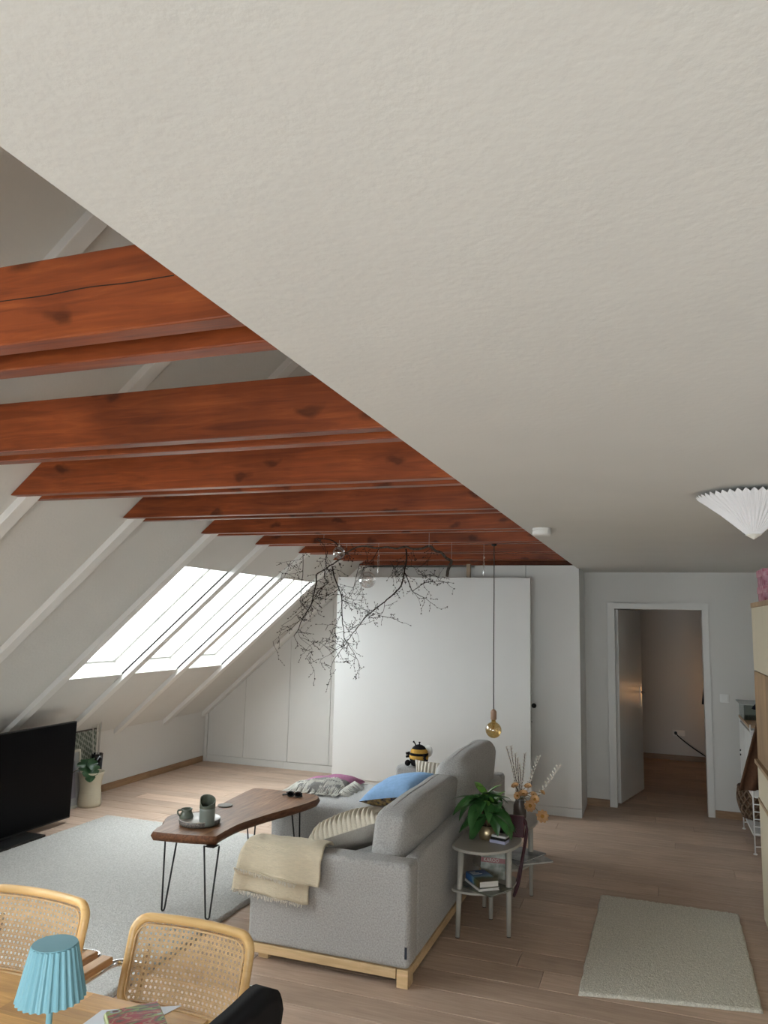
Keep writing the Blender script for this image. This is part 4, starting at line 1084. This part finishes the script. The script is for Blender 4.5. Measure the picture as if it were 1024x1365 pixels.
# leaning framed picture, patterned board, plant pot and rod vase in the corner
t = thing('picture_frame', 'white framed picture leaning on the wall beside the television', 'picture', (-5.27, 5.78, 0)); t.rotation_euler = (0, math.radians(-7), 0)
pz = .56
fy_r = onx(111.5, 1000, -5.20); pz = fy_r.z+.012; t.location = (-5.18, fy_r.y-.24, .001)
fr_ = MB(); W2 = .24
fr_.box(-.012, .012, -W2, -W2+.022, 0, pz).box(-.012, .012, W2-.022, W2, 0, pz).box(-.012, .012, -W2+.022, W2-.022, 0, .022).box(-.012, .012, -W2+.022, W2-.022, pz-.022, pz)
fr_.obj('frame', mat('white_frame', (.62, .60, .52), .4), t)
MB().box(-.008, .003, -W2+.022, W2-.022, .022, pz-.022).obj('mat_board', mat('mat_board', (.55, .56, .57), .6), t)
MB().box(.0035, .005, -W2+.075, W2-.075, .09, pz-.10).obj('print', mat('lilac_print', (.36, .35, .42), .6, noise_amt=.1, nscale=6), t)
MB().box(.0055, .007, -W2+.022, W2-.022, .022, pz-.022).obj('glazing', thin_glass('frame_glass', (.97, .97, .97), .06), t)
def leaf_print():
    m = bpy.data.materials.new('leaf_pattern'); m.use_nodes = True; nt = m.node_tree; b = nt.nodes['Principled BSDF']; b.inputs['Roughness'].default_value = .7
    tc = nt.nodes.new('ShaderNodeTexCoord'); mp = nt.nodes.new('ShaderNodeMapping'); mp.inputs['Scale'].default_value = (1, 22, 13); mp.inputs['Rotation'].default_value = (.35, 0, 0)
    v = nt.nodes.new('ShaderNodeTexVoronoi'); v.inputs['Scale'].default_value = 1.6; v.inputs['Randomness'].default_value = .25
    nt.links.new(tc.outputs['Object'], mp.inputs[0]); nt.links.new(mp.outputs[0], v.inputs[0])
    cr = nt.nodes.new('ShaderNodeValToRGB'); cr.color_ramp.elements[0].color = (.10, .125, .095, 1); cr.color_ramp.elements[0].position = .32
    cr.color_ramp.elements[1].color = (.36, .38, .33, 1); cr.color_ramp.elements[1].position = .52
    nt.links.new(v.outputs['Distance'], cr.inputs[0]); nt.links.new(cr.outputs[0], b.inputs['Base Color']); return m
BXP = -5.325
q0 = onx(98, 974, BXP); q1 = onx(130, 970, BXP)
t = thing('patterned_board', 'green and grey leaf-patterned board leaning on the wall behind the pot', 'picture', (BXP, q1.y-.35, .0))
hgt = q1.z
MB().box(-.008, .008, -.33, .35, .001, hgt-.012).obj('board', leaf_print(), t)
MB().box(-.010, .010, -.332, .352, hgt-.011, hgt).obj('hanger_bar', mat('dark_bar', (.06, .045, .035), .5), t)
pb = onz(118.5, 1074); PX_, PY_ = pb.x, pb.y
t = thing('floor_pot', 'tall cream waisted pot with a drooping monstera leaf', 'plant', (PX_, PY_, 0))
CREAMP = mat('cream_pot', (.55, .50, .38), .5, .3, noise_amt=.06, nscale=8)
MB().lathe([(.001, .001), (.106, .001), (.112, .03), (.102, .12), (.097, .16), (.101, .22), (.114, .29), (.124, .315), (.118, .317), (.106, .28), (.09, .2), (.001, .19)], n=36).obj('pot', CREAMP, t, smooth=True)
MB().lathe([(.001, .235), (.09, .235), (.09, .24), (.001, .245)], n=20).obj('soil', MATS['soil'], t)
MB().tube([(.1025*math.cos(2*PI*k/36), .1025*math.sin(2*PI*k/36), .118) for k in range(36)], .0022, 5, closed=True).obj('pot_ridge', CREAMP, t, smooth=True)
MONS = mat('monstera', (.022, .075, .024), .3, .5, noise_amt=.35, nscale=10)
lb = MB()
def mons(u, v):
    x = u*2-1
    prof = math.sin(PI*min(1, (.05+.95*v)**.62))**.6
    notch = 1-.28*max(0, math.sin(v*26))**4*(abs(x) > .5)
    wv = .105*prof*notch
    return Vector((x*wv, .22*v, .012*x*x-.02*math.sin(v*8)*abs(x)))
lb.grid(mons, 12, 40)
lt = Vector((-.0, -.07, .44))
lb.xform(Matrix.Translation(lt) @ Matrix.Rotation(math.radians(-115), 4, 'Z') @ Matrix.Rotation(math.radians(-62), 4, 'X'))
lb.xform(Matrix.Translation((0, 0, 0)))
lb.obj('leaf', MONS, t, smooth=True)
MB().tube(smooth_path([(0, 0, .24), (-.02, -.02, .34), (-.015, -.05, .42), lt], 5), .006, 6).obj('leaf_stem', mat('green_stem', (.03, .06, .02), .5), t, smooth=True)
lb = MB().grid(mons, 12, 40); lb.xform(Matrix.Translation((.0, -.05, .43)) @ Matrix.Rotation(math.radians(-60), 4, 'Z') @ Matrix.Rotation(math.radians(-75), 4, 'X') @ Matrix.Scale(.8, 4))
lb.obj('leaf', MONS, t, smooth=True)
MB().tube(smooth_path([(.01, 0, .24), (0, -.01, .36), (0, -.04, .42), (.0, -.05, .43)], 5), .005, 6).obj('leaf_stem', MATS['green_stem'], t, smooth=True)
MB().tube(smooth_path([(0, -.02, .24), (-.02, -.1, .36), (-.05, -.2, .33), (-.06, -.26, .25)], 5), .004, 6).obj('aerial_root', STEM, t, smooth=True)
# black glass jar with white rods behind the pot
jb = onx(130, 1005, -5.22)
t = thing('rod_vase', 'black glass jar holding long white rods beside the knee wall', 'vase', (-5.24, onx(128, 1030, -5.24).y, 0))
MB().lathe([(.001, .001), (.05, .001), (.06, .02), (.052, .30), (.055, .44), (.05, .44), (.047, .3), (.001, .05)], n=28).obj('jar', mat('black_glass', (.01, .009, .014), .1, .6), t, smooth=True)
for k, (dx, dy, L) in enumerate(((-.012, -.03, .78), (0, .0, .80), (.012, .02, .77), (-.012, .035, .79), (.01, -.015, .76))):
    MB().tube([(dx*.5, dy*.5, .06), (dx*1.4-.02, dy*1.6, .74-.02*abs(k-2))], .0035 if k != 3 else .008, 6).obj('rod', mat('white_rod', (.62, .60, .55), .6), t, smooth=True)

# ================================================================== DINING CORNER
TZ = .745; TX0, TX1, TY0_, TY1_ = -3.0, -1.17, 1.03, 1.95
t = thing('dining_table', 'light oak dining table with a stave-glued top', 'table', (-2.1, 1.5, 0))
rr = random.Random(21); y = TY0_; row = 0
while y < TY1_-.01:
    y2 = min(y+.046*2, TY1_); x = TX0-rr.uniform(0, .5)
    while x < TX1:
        L = rr.uniform(.45, .8); a, b = max(x, TX0), min(x+L, TX1)
        if b-a > .06: MB().box(a, b-.0004, y, y2-.0004, TZ-.032, TZ).obj('stave', OAK_T, t, world=True)
        elif b-a > 0: MB().box(a, b-.0004, y, y2-.0004, TZ-.032, TZ).obj('stave', OAK_T, t, world=True)
        x += L
    y = y2
MB().box(TX0+.06, TX1-.06, TY0_+.06, TY1_-.06, TZ-.10, TZ-.033).obj('apron', OAK_L, t, world=True)
for x in (TX0+.06, TX1-.13):
    for y in (TY0_+.06, TY1_-.13): MB().box(x, x+.07, y, y+.07, 0, TZ-.101).obj('leg', OAK_L, t, world=True, bevel=.004)

def make_chair():
    t = thing('dining_chair', 'x', 'chair')
    HW, Z0, ZH = .237, .545, .285
    def surf(x, z):       # back surface, x across, z height
        v = (z-Z0)/ZH
        return Vector((x, .175+.075*v-.035*(x/HW)**2+.004, z))
    # bent wood frame, rounded rectangle
    path = []; rc = .046; w_, h_ = HW-.015, ZH/2-.015; zc = Z0+ZH/2
    for cx, cz, a0 in ((w_-rc, h_-rc, 0), (-w_+rc, h_-rc, PI/2), (-w_+rc, -h_+rc, PI), (w_-rc, -h_+rc, 1.5*PI)):
        for k in range(7):
            a = a0+PI/2*k/6; path.append((cx+rc*math.cos(a), zc+cz+rc*math.sin(a)))
        nxt = {0: (-w_+rc, h_), PI/2: (-w_, -h_+rc), PI: (w_-rc, -h_), 1.5*PI: (w_, h_-rc)}[a0]
        l = path[-1]
        for k in range(1, 6): path.append((l[0]+(nxt[0]-l[0])*k/6, zc*0+l[1]+(zc+nxt[1]-l[1])*k/6))
    P3 = [surf(x, z) for x, z in path]
    MB().tube(P3, .0148, 12, closed=True).obj('back_frame', BENT, t, smooth=True)
    MB().tube([surf(p[0]*.925, zc+(p[1]-zc)*.87)+Vector((0, -.013, 0)) for p in path], .0028, 6, closed=True).obj('cane_bead', CANE, t, smooth=True)
    # cane webbing
    def webbing(fn, x0, x1, z0, z1, sp):
        b = MB()
        def ribbon(p, q, wd, lift, segs):
            d = Vector((q[0]-p[0], q[1]-p[1])); L = d.length
            if L < 1e-4: return
            d /= L; nn = Vector((-d.y, d.x))*wd/2; vs = []
            for k in range(segs+1):
                c = Vector(p).lerp(Vector(q), k/segs)
                for s in (-1, 1):
                    pp = fn(c.x+nn.x*s, c.y+nn.y*s); vs.append(pp+Vector((0, -lift, 0)) if fn is surf else pp+Vector((0, 0, lift)))
            b.add(vs, [(2*k, 2*k+1, 2*k+3, 2*k+2) for k in range(segs)])
        x = x0+sp/2
        while x < x1:
            for o_ in (-.0026, .0026): ribbon((x+o_, z0), (x+o_, z1), .0028, .0004, 4)
            x += sp
        z = z0+sp/2
        while z < z1:
            for o_ in (-.0026, .0026): ribbon((x0, z+o_), (x1, z+o_), .0028, -.0004, 12)
            z += sp
        # diagonals
        n = int((x1-x0+z1-z0)/sp)+2
        for k in range(-n, n):
            for s in (1, -1):
                # line z = zz + s*(x - x0)
                zz = z0+(k+.5)*sp
                pts = []
                xa, xb = x0, x1
                lo, hi = sorted(((z0-zz)/s+x0, (z1-zz)/s+x0))
                xa, xb = max(xa, lo), min(xb, hi)
                if xb-xa > .004: ribbon((xa, zz+s*(xa-x0)), (xb, zz+s*(xb-x0)), .0030, .001*s, max(2, int((xb-xa)/.05)))
        return b
    o = webbing(surf, -HW+.026, HW-.026, Z0+.026, Z0+ZH-.026, .0165).obj('cane_webbing', CANE, t); tag(o, None, kind='stuff')
    # seat
    sw, sd = .225, .215
    sp_ = []
    for cx, cy, a0 in ((sw-.05, sd-.05, 0), (-sw+.05, sd-.05, PI/2), (-sw+.05, -sd+.05, PI), (sw-.05, -sd+.05, 1.5*PI)):
        for k in range(7): a = a0+PI/2*k/6; sp_.append(Vector((cx+.05*math.cos(a), cy-.01+.05*math.sin(a), .452)))
    MB().tube(sp_, .019, 10, closed=True).obj('seat_frame', BENT, t, smooth=True)
    o = webbing(lambda x, y_: Vector((x, y_-.01, .456-.008*(1-(x/sw)**2)*(1-(y_/sd)**2))), -sw+.01, sw-.01, -sd+.01, sd-.01, .0158).obj('seat_webbing', CANE, t); tag(o, None, kind='stuff')
    # chrome cantilever frame
    r = .0115; fx = .235
    run = [(-fx, .14, .43), (-fx, -.17, .43), (-fx, -.235, .405), (-fx, -.25, .34), (-fx, -.25, .10), (-fx, -.235, .03), (-fx, -.17, .0125), (-fx, .20, .0125), (-fx+.03, .25, .0125), (-fx+.08, .262, .0125)]
    run = smooth_path(run, 4); run += [Vector((-p.x, p.y, p.z)) for p in reversed(run)]
    MB().tube(run, r, 10).obj('chrome_frame', CHROME, t, smooth=True)
    for s in (-1, 1):
        MB().tube(smooth_path([(s*fx, .14, .43), (s*fx, .20, .44), (s*(fx-.01), .225, .50), (s*(fx-.04), .225, .60), (s*(fx-.05), .245, .72)], 5), r, 10).obj('back_upright', CHROME, t, smooth=True)
        MB().tube(smooth_path([(s*(fx-.05), .232, .652), (s*(fx-.0), .235, .655), (s*(fx+.04), .225, .658), (s*(fx+.058), .19, .66), (s*(fx+.058), .10, .66), (s*(fx+.058), -.12, .66)], 5), r, 10).obj('arm_tube', CHROME, t, smooth=True)
        MB().box(s*(fx+.058)-.023, s*(fx+.058)+.023, -.15, .175, .6725, .697).obj('armrest', BEECH, t, bevel=.006, seg=3)
    return t
ch = make_chair()
ch.location = (-1.46, 2.085, 0); ch['label'] = 'cane-backed beech armchair in front of the printed tin'
ch2 = copy_tree(ch); ch2.location = (-2.12, 2.10, 0); ch2.rotation_euler.z = math.radians(0); ch2['label'] = 'cane-backed beech armchair behind the blue table lamp'
for c in (ch, ch2): c['group'] = 'cane dining armchairs'

# black upholstered chair at the table end
BLKF = mat('black_velvet', (.006, .006, .007), .85, .2)
t = thing('upholstered_chair', 'black upholstered chair with a rounded back at the table end', 'chair', (-1.115, 1.60, 0), 0)
def shellback(u, v):
    a = (u*2-1)
    y = .235*a; z = .42+.555*v
    z -= .10*abs(a)**4*v
    x = .17+.06*v-.03*a*a+.0
    return Vector((x, y, z))
MB().grid(shellback, 22, 16).obj('backrest', BLKF, t, smooth=True, solid=.05)
MB().box(-.25, .2, -.23, .23, .40, .47).obj('seat', BLKF, t, bevel=.03, seg=4, smooth=True)
for sx_, sy_ in ((-.2, -.18), (-.2, .18), (.17, -.18), (.17, .18)):
    MB().tube([(sx_*1.12, sy_*1.12, 0), (sx_, sy_, .42)], [.01, .016], 10).obj('leg', BLACKM, t, smooth=True)

# blue pleated table lamp
LX, LY = ony(70, 1300, 1.6).x, 1.6
t = thing('table_lamp', 'light blue cordless table lamp with a pleated shade', 'lamp', (LX, LY, TZ))
LB = mat('lamp_blue', (.24, .48, .56), .5, .3); LBS = LB
pleat = lambda a, z: 1+.035*(1 if math.sin(a*26) > 0 else -1)*min(1, abs(math.sin(a*26))*3)
h0, h1 = .165, .285
MB().lathe([(.079, h0), (.053, h1)], n=208, rfun=pleat).obj('shade', LB, t, smooth=False)
sh = t.children[-1]
sh.data.polygons.foreach_set('use_smooth', [False]*len(sh.data.polygons))
MB().lathe([(.001, h1+.001), (.0525, h1+.001), (.0525, h1+.003), (.001, h1+.0035)], n=48).obj('shade_top', LB, t)
MB().tube([(0, 0, .012), (0, 0, h1)], .0075, 12).obj('stem', LBS, t, smooth=True)
MB().lathe([(.001, .001), (.05, .001), (.052, .006), (.048, .012), (.001, .014)], n=36).obj('base', LB, t, smooth=True)

# printed tin on a sheet of paper
cor = onz(138, 1349, TZ+.045); cor2 = onz(212, 1334, TZ+.045)
ax = (cor2-cor).normalized(); ay = Vector((ax.y, -ax.x, 0))
W_ = (cor2-cor).length*1.0; D_ = .20
cc = cor+ax*W_/2+ay*D_/2
ang = math.atan2(ax.y, ax.x)
def tin_print():
    m = bpy.data.materials.new('tin_print'); m.use_nodes = True; nt = m.node_tree; b = nt.nodes['Principled BSDF']; b.inputs['Roughness'].default_value = .25
    tc = nt.nodes.new('ShaderNodeTexCoord'); mp = nt.nodes.new('ShaderNodeMapping'); mp.inputs['Scale'].default_value = (7, 26, 5); mp.inputs['Rotation'].default_value = (0, 0, .12)
    n = nt.nodes.new('ShaderNodeTexNoise'); n.inputs['Scale'].default_value = 1.3; n.inputs['Detail'].default_value = 2; n.inputs['Distortion'].default_value = .5
    nt.links.new(tc.outputs['Object'], mp.inputs[0]); nt.links.new(mp.outputs[0], n.inputs[0])
    cr = nt.nodes.new('ShaderNodeValToRGB'); cr.color_ramp.interpolation = 'CONSTANT'; e = cr.color_ramp.elements
    e[0].color = (.06, .03, .015, 1); e[0].position = 0; e[1].color = (.05, .06, .015, 1); e[1].position = .85
    for p, c in ((.34, (.20, .25, .05)), (.40, (.09, .05, .02)), (.45, (.30, .02, .02)), (.51, (.36, .18, .09)), (.54, (.28, .015, .02)), (.585, (.12, .05, .025)), (.62, (.30, .36, .10)), (.67, (.38, .40, .42)), (.72, (.10, .02, .015))):
        x = e.new(p); x.color = (*c, 1)
    nt.links.new(n.outputs['Fac'], cr.inputs[0]); nt.links.new(cr.outputs[0], b.inputs['Base Color']); return m
TIN = tin_print(); TING = mat('tin_green', (.20, .22, .05), .3, .5, .3)
t = thing('tin_box', 'rectangular tin printed with red and green vegetables on the dining table', 'tin', (cc.x, cc.y, TZ+.0025), ang)
MB().box(-W_/2+.003, W_/2-.003, -D_/2+.003, D_/2-.003, 0, .030).obj('tin_body', TING, t, bevel=.006, seg=3)
MB().box(-W_/2, W_/2, -D_/2, D_/2, .022, .043).obj('lid', TING, t, bevel=.008, seg=3)
MB().box(-W_/2+.006, W_/2-.006, -D_/2+.006, D_/2-.006, .0435, .0448).obj('printed_panel', TIN, t)
pa = [onz(128, 1362, TZ), onz(136, 1347, TZ), onz(242, 1341, TZ), onz(237, 1365, TZ)]
q = [pa[0]+Vector((-.02, -.12, 0)), pa[1], pa[2], pa[2]+Vector((-.05, -.2, 0))]
tag(MB().prism([(p.x, p.y) for p in q], TZ+.0005, TZ+.0015).obj('paper_sheet', mat('paper', (.78, .80, .84), .8)), 'white sheet of paper under the printed tin', 'paper')

# ================================================================== LAMPS AND CEILING FITTINGS
# bare bulb pendant
BX, BYp = ony(658, 973, 6.05).x, 6.05; BZ = ony(658, 973, BYp).z
t = thing('pendant_lamp', 'bare amber globe bulb pendant on a dark cord with wooden socket', 'lamp', (BX, BYp, ZB))
MB().tube([(0, 0, -.002), (0.001, 0, -.4), (-.001, 0, -.8), (0, 0, BZ+.155-ZB)], .0042, 6).obj('cord', mat('dark_cord', (.05, .045, .04), .8), t, smooth=True)
MB().lathe([(.001, 0), (.022, -.001), (.020, -.016), (.001, -.02)][::-1], n=20).obj('cord_grip', BLACKM, t, smooth=True)
zc = BZ-ZB
MB().lathe([(.004, zc+.162), (.010, zc+.156), (.0215, zc+.146), (.0235, zc+.138), (.0235, zc+.080), (.018, zc+.080)], n=24).obj('socket', mat('pale_wood_socket', (.42, .26, .18), .5, noise_amt=.1, nscale=30), t, smooth=True)
prof = [(.016, .078)]+[(.0625*math.sin(a), .0625*math.cos(a)) for a in [.3+(PI-.3)*k/16 for k in range(17)]]
AMB = thin_glass('amber_glass', (.88, .72, .42), .5)
MB().lathe([(max(r_, .0005), zc+z_) for r_, z_ in prof], n=32).obj('bulb', AMB, t, smooth=True)
MB().lathe([(.010, zc+.079), (.012, zc+.05), (.006, zc+.02), (.002, zc+.0)], n=14).obj('glass_stem', thin_glass('clear_glass_a', (.9, .85, .7), .3), t, smooth=True)
for k in range(6):
    a = 2*PI*k/6; MB().tube([(.004*math.cos(a), .004*math.sin(a), zc+.035), (.018*math.cos(a), .018*math.sin(a), zc-.02)], .0012, 5).obj('filament', mat('filament', (.5, .33, .1), .4), t, smooth=True)

# pleated ceiling lamp
lc = ony(1005, 719, 3.30)
t = thing('ceiling_lamp', 'white pleated cone ceiling lamp', 'lamp', (lc.x, 3.30, CEIL))
hd = CEIL-lc.z
R_ = .205
NP = 46
f = MB(); vs = []; n_ = NP*4
for j, (rj, zj) in enumerate(((R_, -.017), (R_*.55, -.017-(hd-.03)*.45), (.024, -hd+.017))):
    for k in range(n_):
        a = 2*PI*k/n_; tri = abs(((k % 4)-2)/2.0)*2-1
        r = rj*(1+.028*tri)
        vs.append((r*math.cos(a), r*math.sin(a), zj+(.006*tri if j == 0 else 0)))
f.add(vs, [(j*n_+k, j*n_+(k+1) % n_, (j+1)*n_+(k+1) % n_, (j+1)*n_+k) for j in range(2) for k in range(n_)])
SHD = mat('pleated_paper', (.80, .80, .82), .8, .2)
f.obj('shade', SHD, t)
MB().lathe([(.001, -hd), (.03, -hd+.018), (.028, -hd+.020), (.001, -hd+.021)], n=24).obj('tip_cap', mat('cap_white', (.78, .77, .72), .5), t, smooth=False)
MB().tube([(0, 0, -.001), (0, 0, -hd+.01)], .008, 8).obj('rod', WMET, t, smooth=True)
MB().lathe([(.06, 0), (.06, -.012), (.001, -.012)][::-1], n=20).obj('ceiling_rose', WMET, t)
# smoke detector
sp = onz(716, 703, CEIL)
t = thing('smoke_detector', 'round white smoke detector on the flat ceiling', 'smoke detector', (sp.x+.02, sp.y+.05, CEIL))
MB().lathe([(.052, -.0005), (.054, -.014), (.001, -.014)], n=32).obj('mount', WHITE_P, t, smooth=False)
MB().lathe([(.050, -.0145), (.050, -.019), (.001, -.019)], n=32).obj('vent_gap', WHITE_P, t)
MB().lathe([(.054, -.0195), (.053, -.036), (.044, -.043), (.001, -.044)], n=32).obj('cover', WHITE_P, t, smooth=False)

# ================================================================== HANGING BRANCH
BRK = mat('bark', (.045, .032, .025), .9, .2, color2=(.11, .09, .075), nscale=50)
TWG = mat('dark_twig', (.028, .018, .014), .8, .2)
YB = 5.75; BRM = .8
t = thing('hanging_branch', 'dry leafless branch hung on threads below the tie beams', 'branch', (-2.0, YB, 2.35))
limbs = []      # (points, r0, r1)
def limb(px, y0, y1, r0, r1, main=False):
    n = len(px); pts = [ony(x, y, y0+(y1-y0)*k/(n-1)+rr2.uniform(-.04, .04)) for k, (x, y) in enumerate(px)]
    for p in pts: p.z = min(p.z, 2.44)
    limbs.append((pts, r0, r1, main)); return pts
rr2 = random.Random(31)
limb([(596, 768), (597, 762), (599, 755), (602, 748), (595, 744), (590, 738), (581, 734), (573, 728), (562, 731), (551, 732), (541, 729), (527, 731), (514, 729), (502, 731), (486, 728), (472, 731), (462, 737), (451, 747), (436, 757), (422, 766)], 5.55, 5.75, .015, .007, True)
limb([(424, 714), (438, 714), (446, 722), (453, 729), (460, 738)], 5.35, 5.70, .005, .008, True)
limb([(422, 766), (421, 778), (418, 793), (414, 808), (405, 822), (398, 838), (392, 848)], 5.75, 5.6, .008, .003, True)
limb([(443, 755), (446, 770), (452, 785), (456, 800), (456, 815), (457, 832), (459, 850), (463, 857), (471, 869), (476, 878), (480, 889)], 5.75, 5.9, .007, .002, True)
limb([(541, 732), (542, 745), (539, 762), (536, 778), (527, 790), (513, 802), (500, 812), (488, 822), (478, 835), (469, 846), (462, 857), (452, 870), (444, 882), (440, 894)], 5.65, 5.85, .009, .002, True)
limb([(539, 762), (545, 776), (550, 788), (558, 793), (566, 797), (572, 801)], 5.7, 5.6, .005, .0015, True)
limb([(550, 788), (560, 781), (568, 776), (578, 775), (585, 774), (590, 769)], 5.62, 5.5, .0035, .0015, True)
limb([(404, 738), (404, 760), (402, 785), (400, 800), (405, 808), (415, 806), (420, 795)], 5.75, 5.65, .004, .002)
limb([(437, 735), (434, 748), (435, 760), (430, 772)], 5.7, 5.6, .004, .002)
limb([(456, 815), (450, 828), (444, 838), (440, 850), (440, 862)], 5.85, 5.9, .003, .001)
limb([(433, 760), (433, 770), (437, 777), (430, 782), (422, 792), (415, 806)], 5.75, 5.6, .005, .003)
limb([(480, 752), (476, 765), (473, 778), (470, 790), (462, 800)], 5.8, 5.85, .004, .002)
limb([(487, 750), (480, 752)], 5.75, 5.8, .004, .004)
limb([(420, 712), (428, 722), (434, 733), (435, 752)], 5.35, 5.6, .003, .002)
limb([(506, 730), (497, 745), (487, 755), (479, 770)], 5.7, 5.75, .004, .002)
limb([(414, 808), (405, 812), (395, 820), (385, 828), (375, 834)], 5.65, 5.55, .003, .0012)
limb([(405, 822), (397, 830), (388, 838), (380, 842), (364, 855)], 5.6, 5.5, .003, .001)
limb([(404, 745), (393, 747), (382, 749), (368, 750)], 5.75, 5.6, .002, .001)
limb([(404, 762), (393, 764), (376, 765)], 5.75, 5.6, .002, .001)
limb([(461, 858), (450, 866), (440, 872), (430, 878), (425, 885)], 5.85, 5.8, .0025, .001)
limb([(455, 800), (468, 805), (478, 811), (490, 813)], 5.85, 5.95, .003, .001)
limb([(513, 802), (511, 815), (505, 820), (520, 823), (537, 831)], 5.8, 5.7, .0025, .001)
limb([(457, 832), (465, 837), (474, 838), (486, 828)], 5.85, 5.9, .0025, .001)
limb([(440, 850), (432, 855), (425, 858), (416, 850)], 5.85, 5.8, .002, .001)
limb([(398, 838), (400, 850), (413, 860), (416, 868), (411, 880)], 5.6, 5.6, .002, .001)
limb([(539, 760), (548, 755), (556, 757), (566, 752), (575, 745)], 5.7, 5.65, .002, .001)
limb([(536, 778), (528, 762), (523, 752), (520, 748)], 5.7, 5.8, .002, .001)
limb([(479, 770), (482, 785), (485, 795), (478, 800), (471, 800)], 5.75, 5.8, .002, .001)
limb([(452, 785), (440, 792), (430, 793), (422, 790)], 5.8, 5.7, .002, .001)
tw = MB(); buds = MB(); tw_n = 0
rb = random.Random(77)
def bud(p, d):
    s0 = len(buds.v); buds.ball((0, 0, 0), .0040, 3, (.7, .7, 1.9))
    buds.xform(Matrix.Translation(p+d*.006) @ d.to_track_quat('Z', 'Y').to_matrix().to_4x4(), s0)
def twig(p, d, L, r, depth):
    pts = [p]; n = max(3, int(L/.03)); d = d.copy()
    for k in range(n):
        d = (d+Vector((rb.uniform(-.35, .35), rb.uniform(-.25, .25), rb.uniform(-.35, .28)))).normalized()
        q = pts[-1]+d*L/n
        if q.z > 2.43: q.z = 2.43
        pts.append(q)
        if depth > 0 and rb.random() < .42:
            side = Vector((rb.uniform(-1, 1), rb.uniform(-.5, .5), rb.uniform(-1, .7))).normalized()
            twig(q, (d*.6+side).normalized(), L*rb.uniform(.3, .55), r*.7, depth-1)
        if rb.random() < .75:
            sd = (d+Vector((rb.uniform(-1, 1), rb.uniform(-1, 1), rb.uniform(-1, 1)))).normalized()
            bud(q, sd)
    tw.tube(pts, [r*(1-.6*k/len(pts)) for k in range(len(pts))], 4)
    bud(pts[-1], d)
for pts, r0, r1, main in limbs:
    sm = smooth_path(pts, 4); n = len(sm)
    wob = [p+Vector((fbm(p.x*20, p.z*20, 1), 0, fbm(p.z*20, p.x*20, 4)))*.006 for p in sm]
    rs = [BRM*(r0+(r1-r0)*k/(n-1)) for k in range(n)]
    if main: MB().tube(wob, rs, 7).obj('limb', BRK if r0 > .012 else TWG, t, world=True, smooth=True)
    else: tw.tube(wob, [r*1.0 for r in rs], 5)
    for k in range(2, n, 2 if main else 2):
        if sm[k].x > -1.55 and r0 > .012: continue
        if rb.random() < (.72 if not (main and r0 > .012) else .3):
            tng = (sm[min(k+1, n-1)]-sm[k-1]).normalized()
            side = Vector((rb.uniform(-1, 1), rb.uniform(-.6, .6), rb.uniform(-.9, .6))).normalized()
            twig(sm[k], (tng*.5+side).normalized(), rb.uniform(.05, .19), .0017, 2 if rb.random() < .2 else 1)
tag(tw.obj('twigs', TWG, t, world=True, smooth=True), None, kind='stuff')
tag(buds.obj('buds', TWG, t, world=True, smooth=True), None, kind='stuff')
THR = mat('nylon_thread', (.5, .48, .45), .4)
b6b = ZB-.001
for (px_, py_, yy) in ((432, 713, 5.40), (572, 729, 5.62), (602, 748, 5.90), (462, 737, 5.92)):
    p = ony(px_, py_, yy); p.z = min(p.z, 2.44)
    MB().tube([p, Vector((p.x, p.y, 2.60 if not any(b_ <= p.y <= b_+.21 for b_ in BEAMS) else ZB))], .0009, 4).obj('thread', THR, t, world=True)
# glass ornaments hanging on the branch
CLG = thin_glass('bauble_glass', (.93, .91, .90), .7)
for lab, px_, py_, yy, rpx in (('small clear glass bauble hanging high on the branch', 452, 736.5, 5.5, 8.3), ('larger clear glass bauble hanging on the branch in front of the white panel', 490, 773, 5.6, 11)):
    c = ony(px_, py_, yy); rad = rpx*(c-O).dot(_f)/FPX
    g = thing('glass_bauble', lab, 'bauble', c, 0, 'glass ornaments on the branch')
    MB().ball((0, 0, 0), rad, 14).obj('globe', CLG, g, smooth=True)
    MB().lathe([(.008, rad-.002), (.008, rad+.008), (.001, rad+.009)], n=12).obj('cap', STEEL, g)
    MB().tube([(0, 0, rad+.008), (0, 0, max(.02+rad, min(.12, 2.44-c.z)))], .0009, 4).obj('thread', THR, g)
for lab, px_, p0, p1, yy in (('clear glass icicle hanging over the middle of the white panel', 504, 738, 766, 5.9), ('clear glass icicle hanging near the lamp cord', 645, 739, 769, 6.10)):
    a = ony(px_, p0, yy); b = ony(px_, p1, yy)
    g = thing('glass_icicle', lab, 'ornament', (b.x, b.y, b.z), 0, 'glass ornaments on the branch')
    H_ = a.z-b.z
    MB().lathe([(.0005, 0), (.007, H_*.12), (.006, H_*.35), (.009, H_*.6), (.006, H_*.75), (.009, H_*.85), (.001, H_)], n=10).obj('drop', CLG, g, smooth=True)
    top = ZB if any(b_ <= yy <= b_+.21 for b_ in BEAMS) else 2.6
    MB().tube([(0, 0, H_), (0, 0, max(H_+.02, top-b.z))], .0009, 4).obj('thread', THR, g)
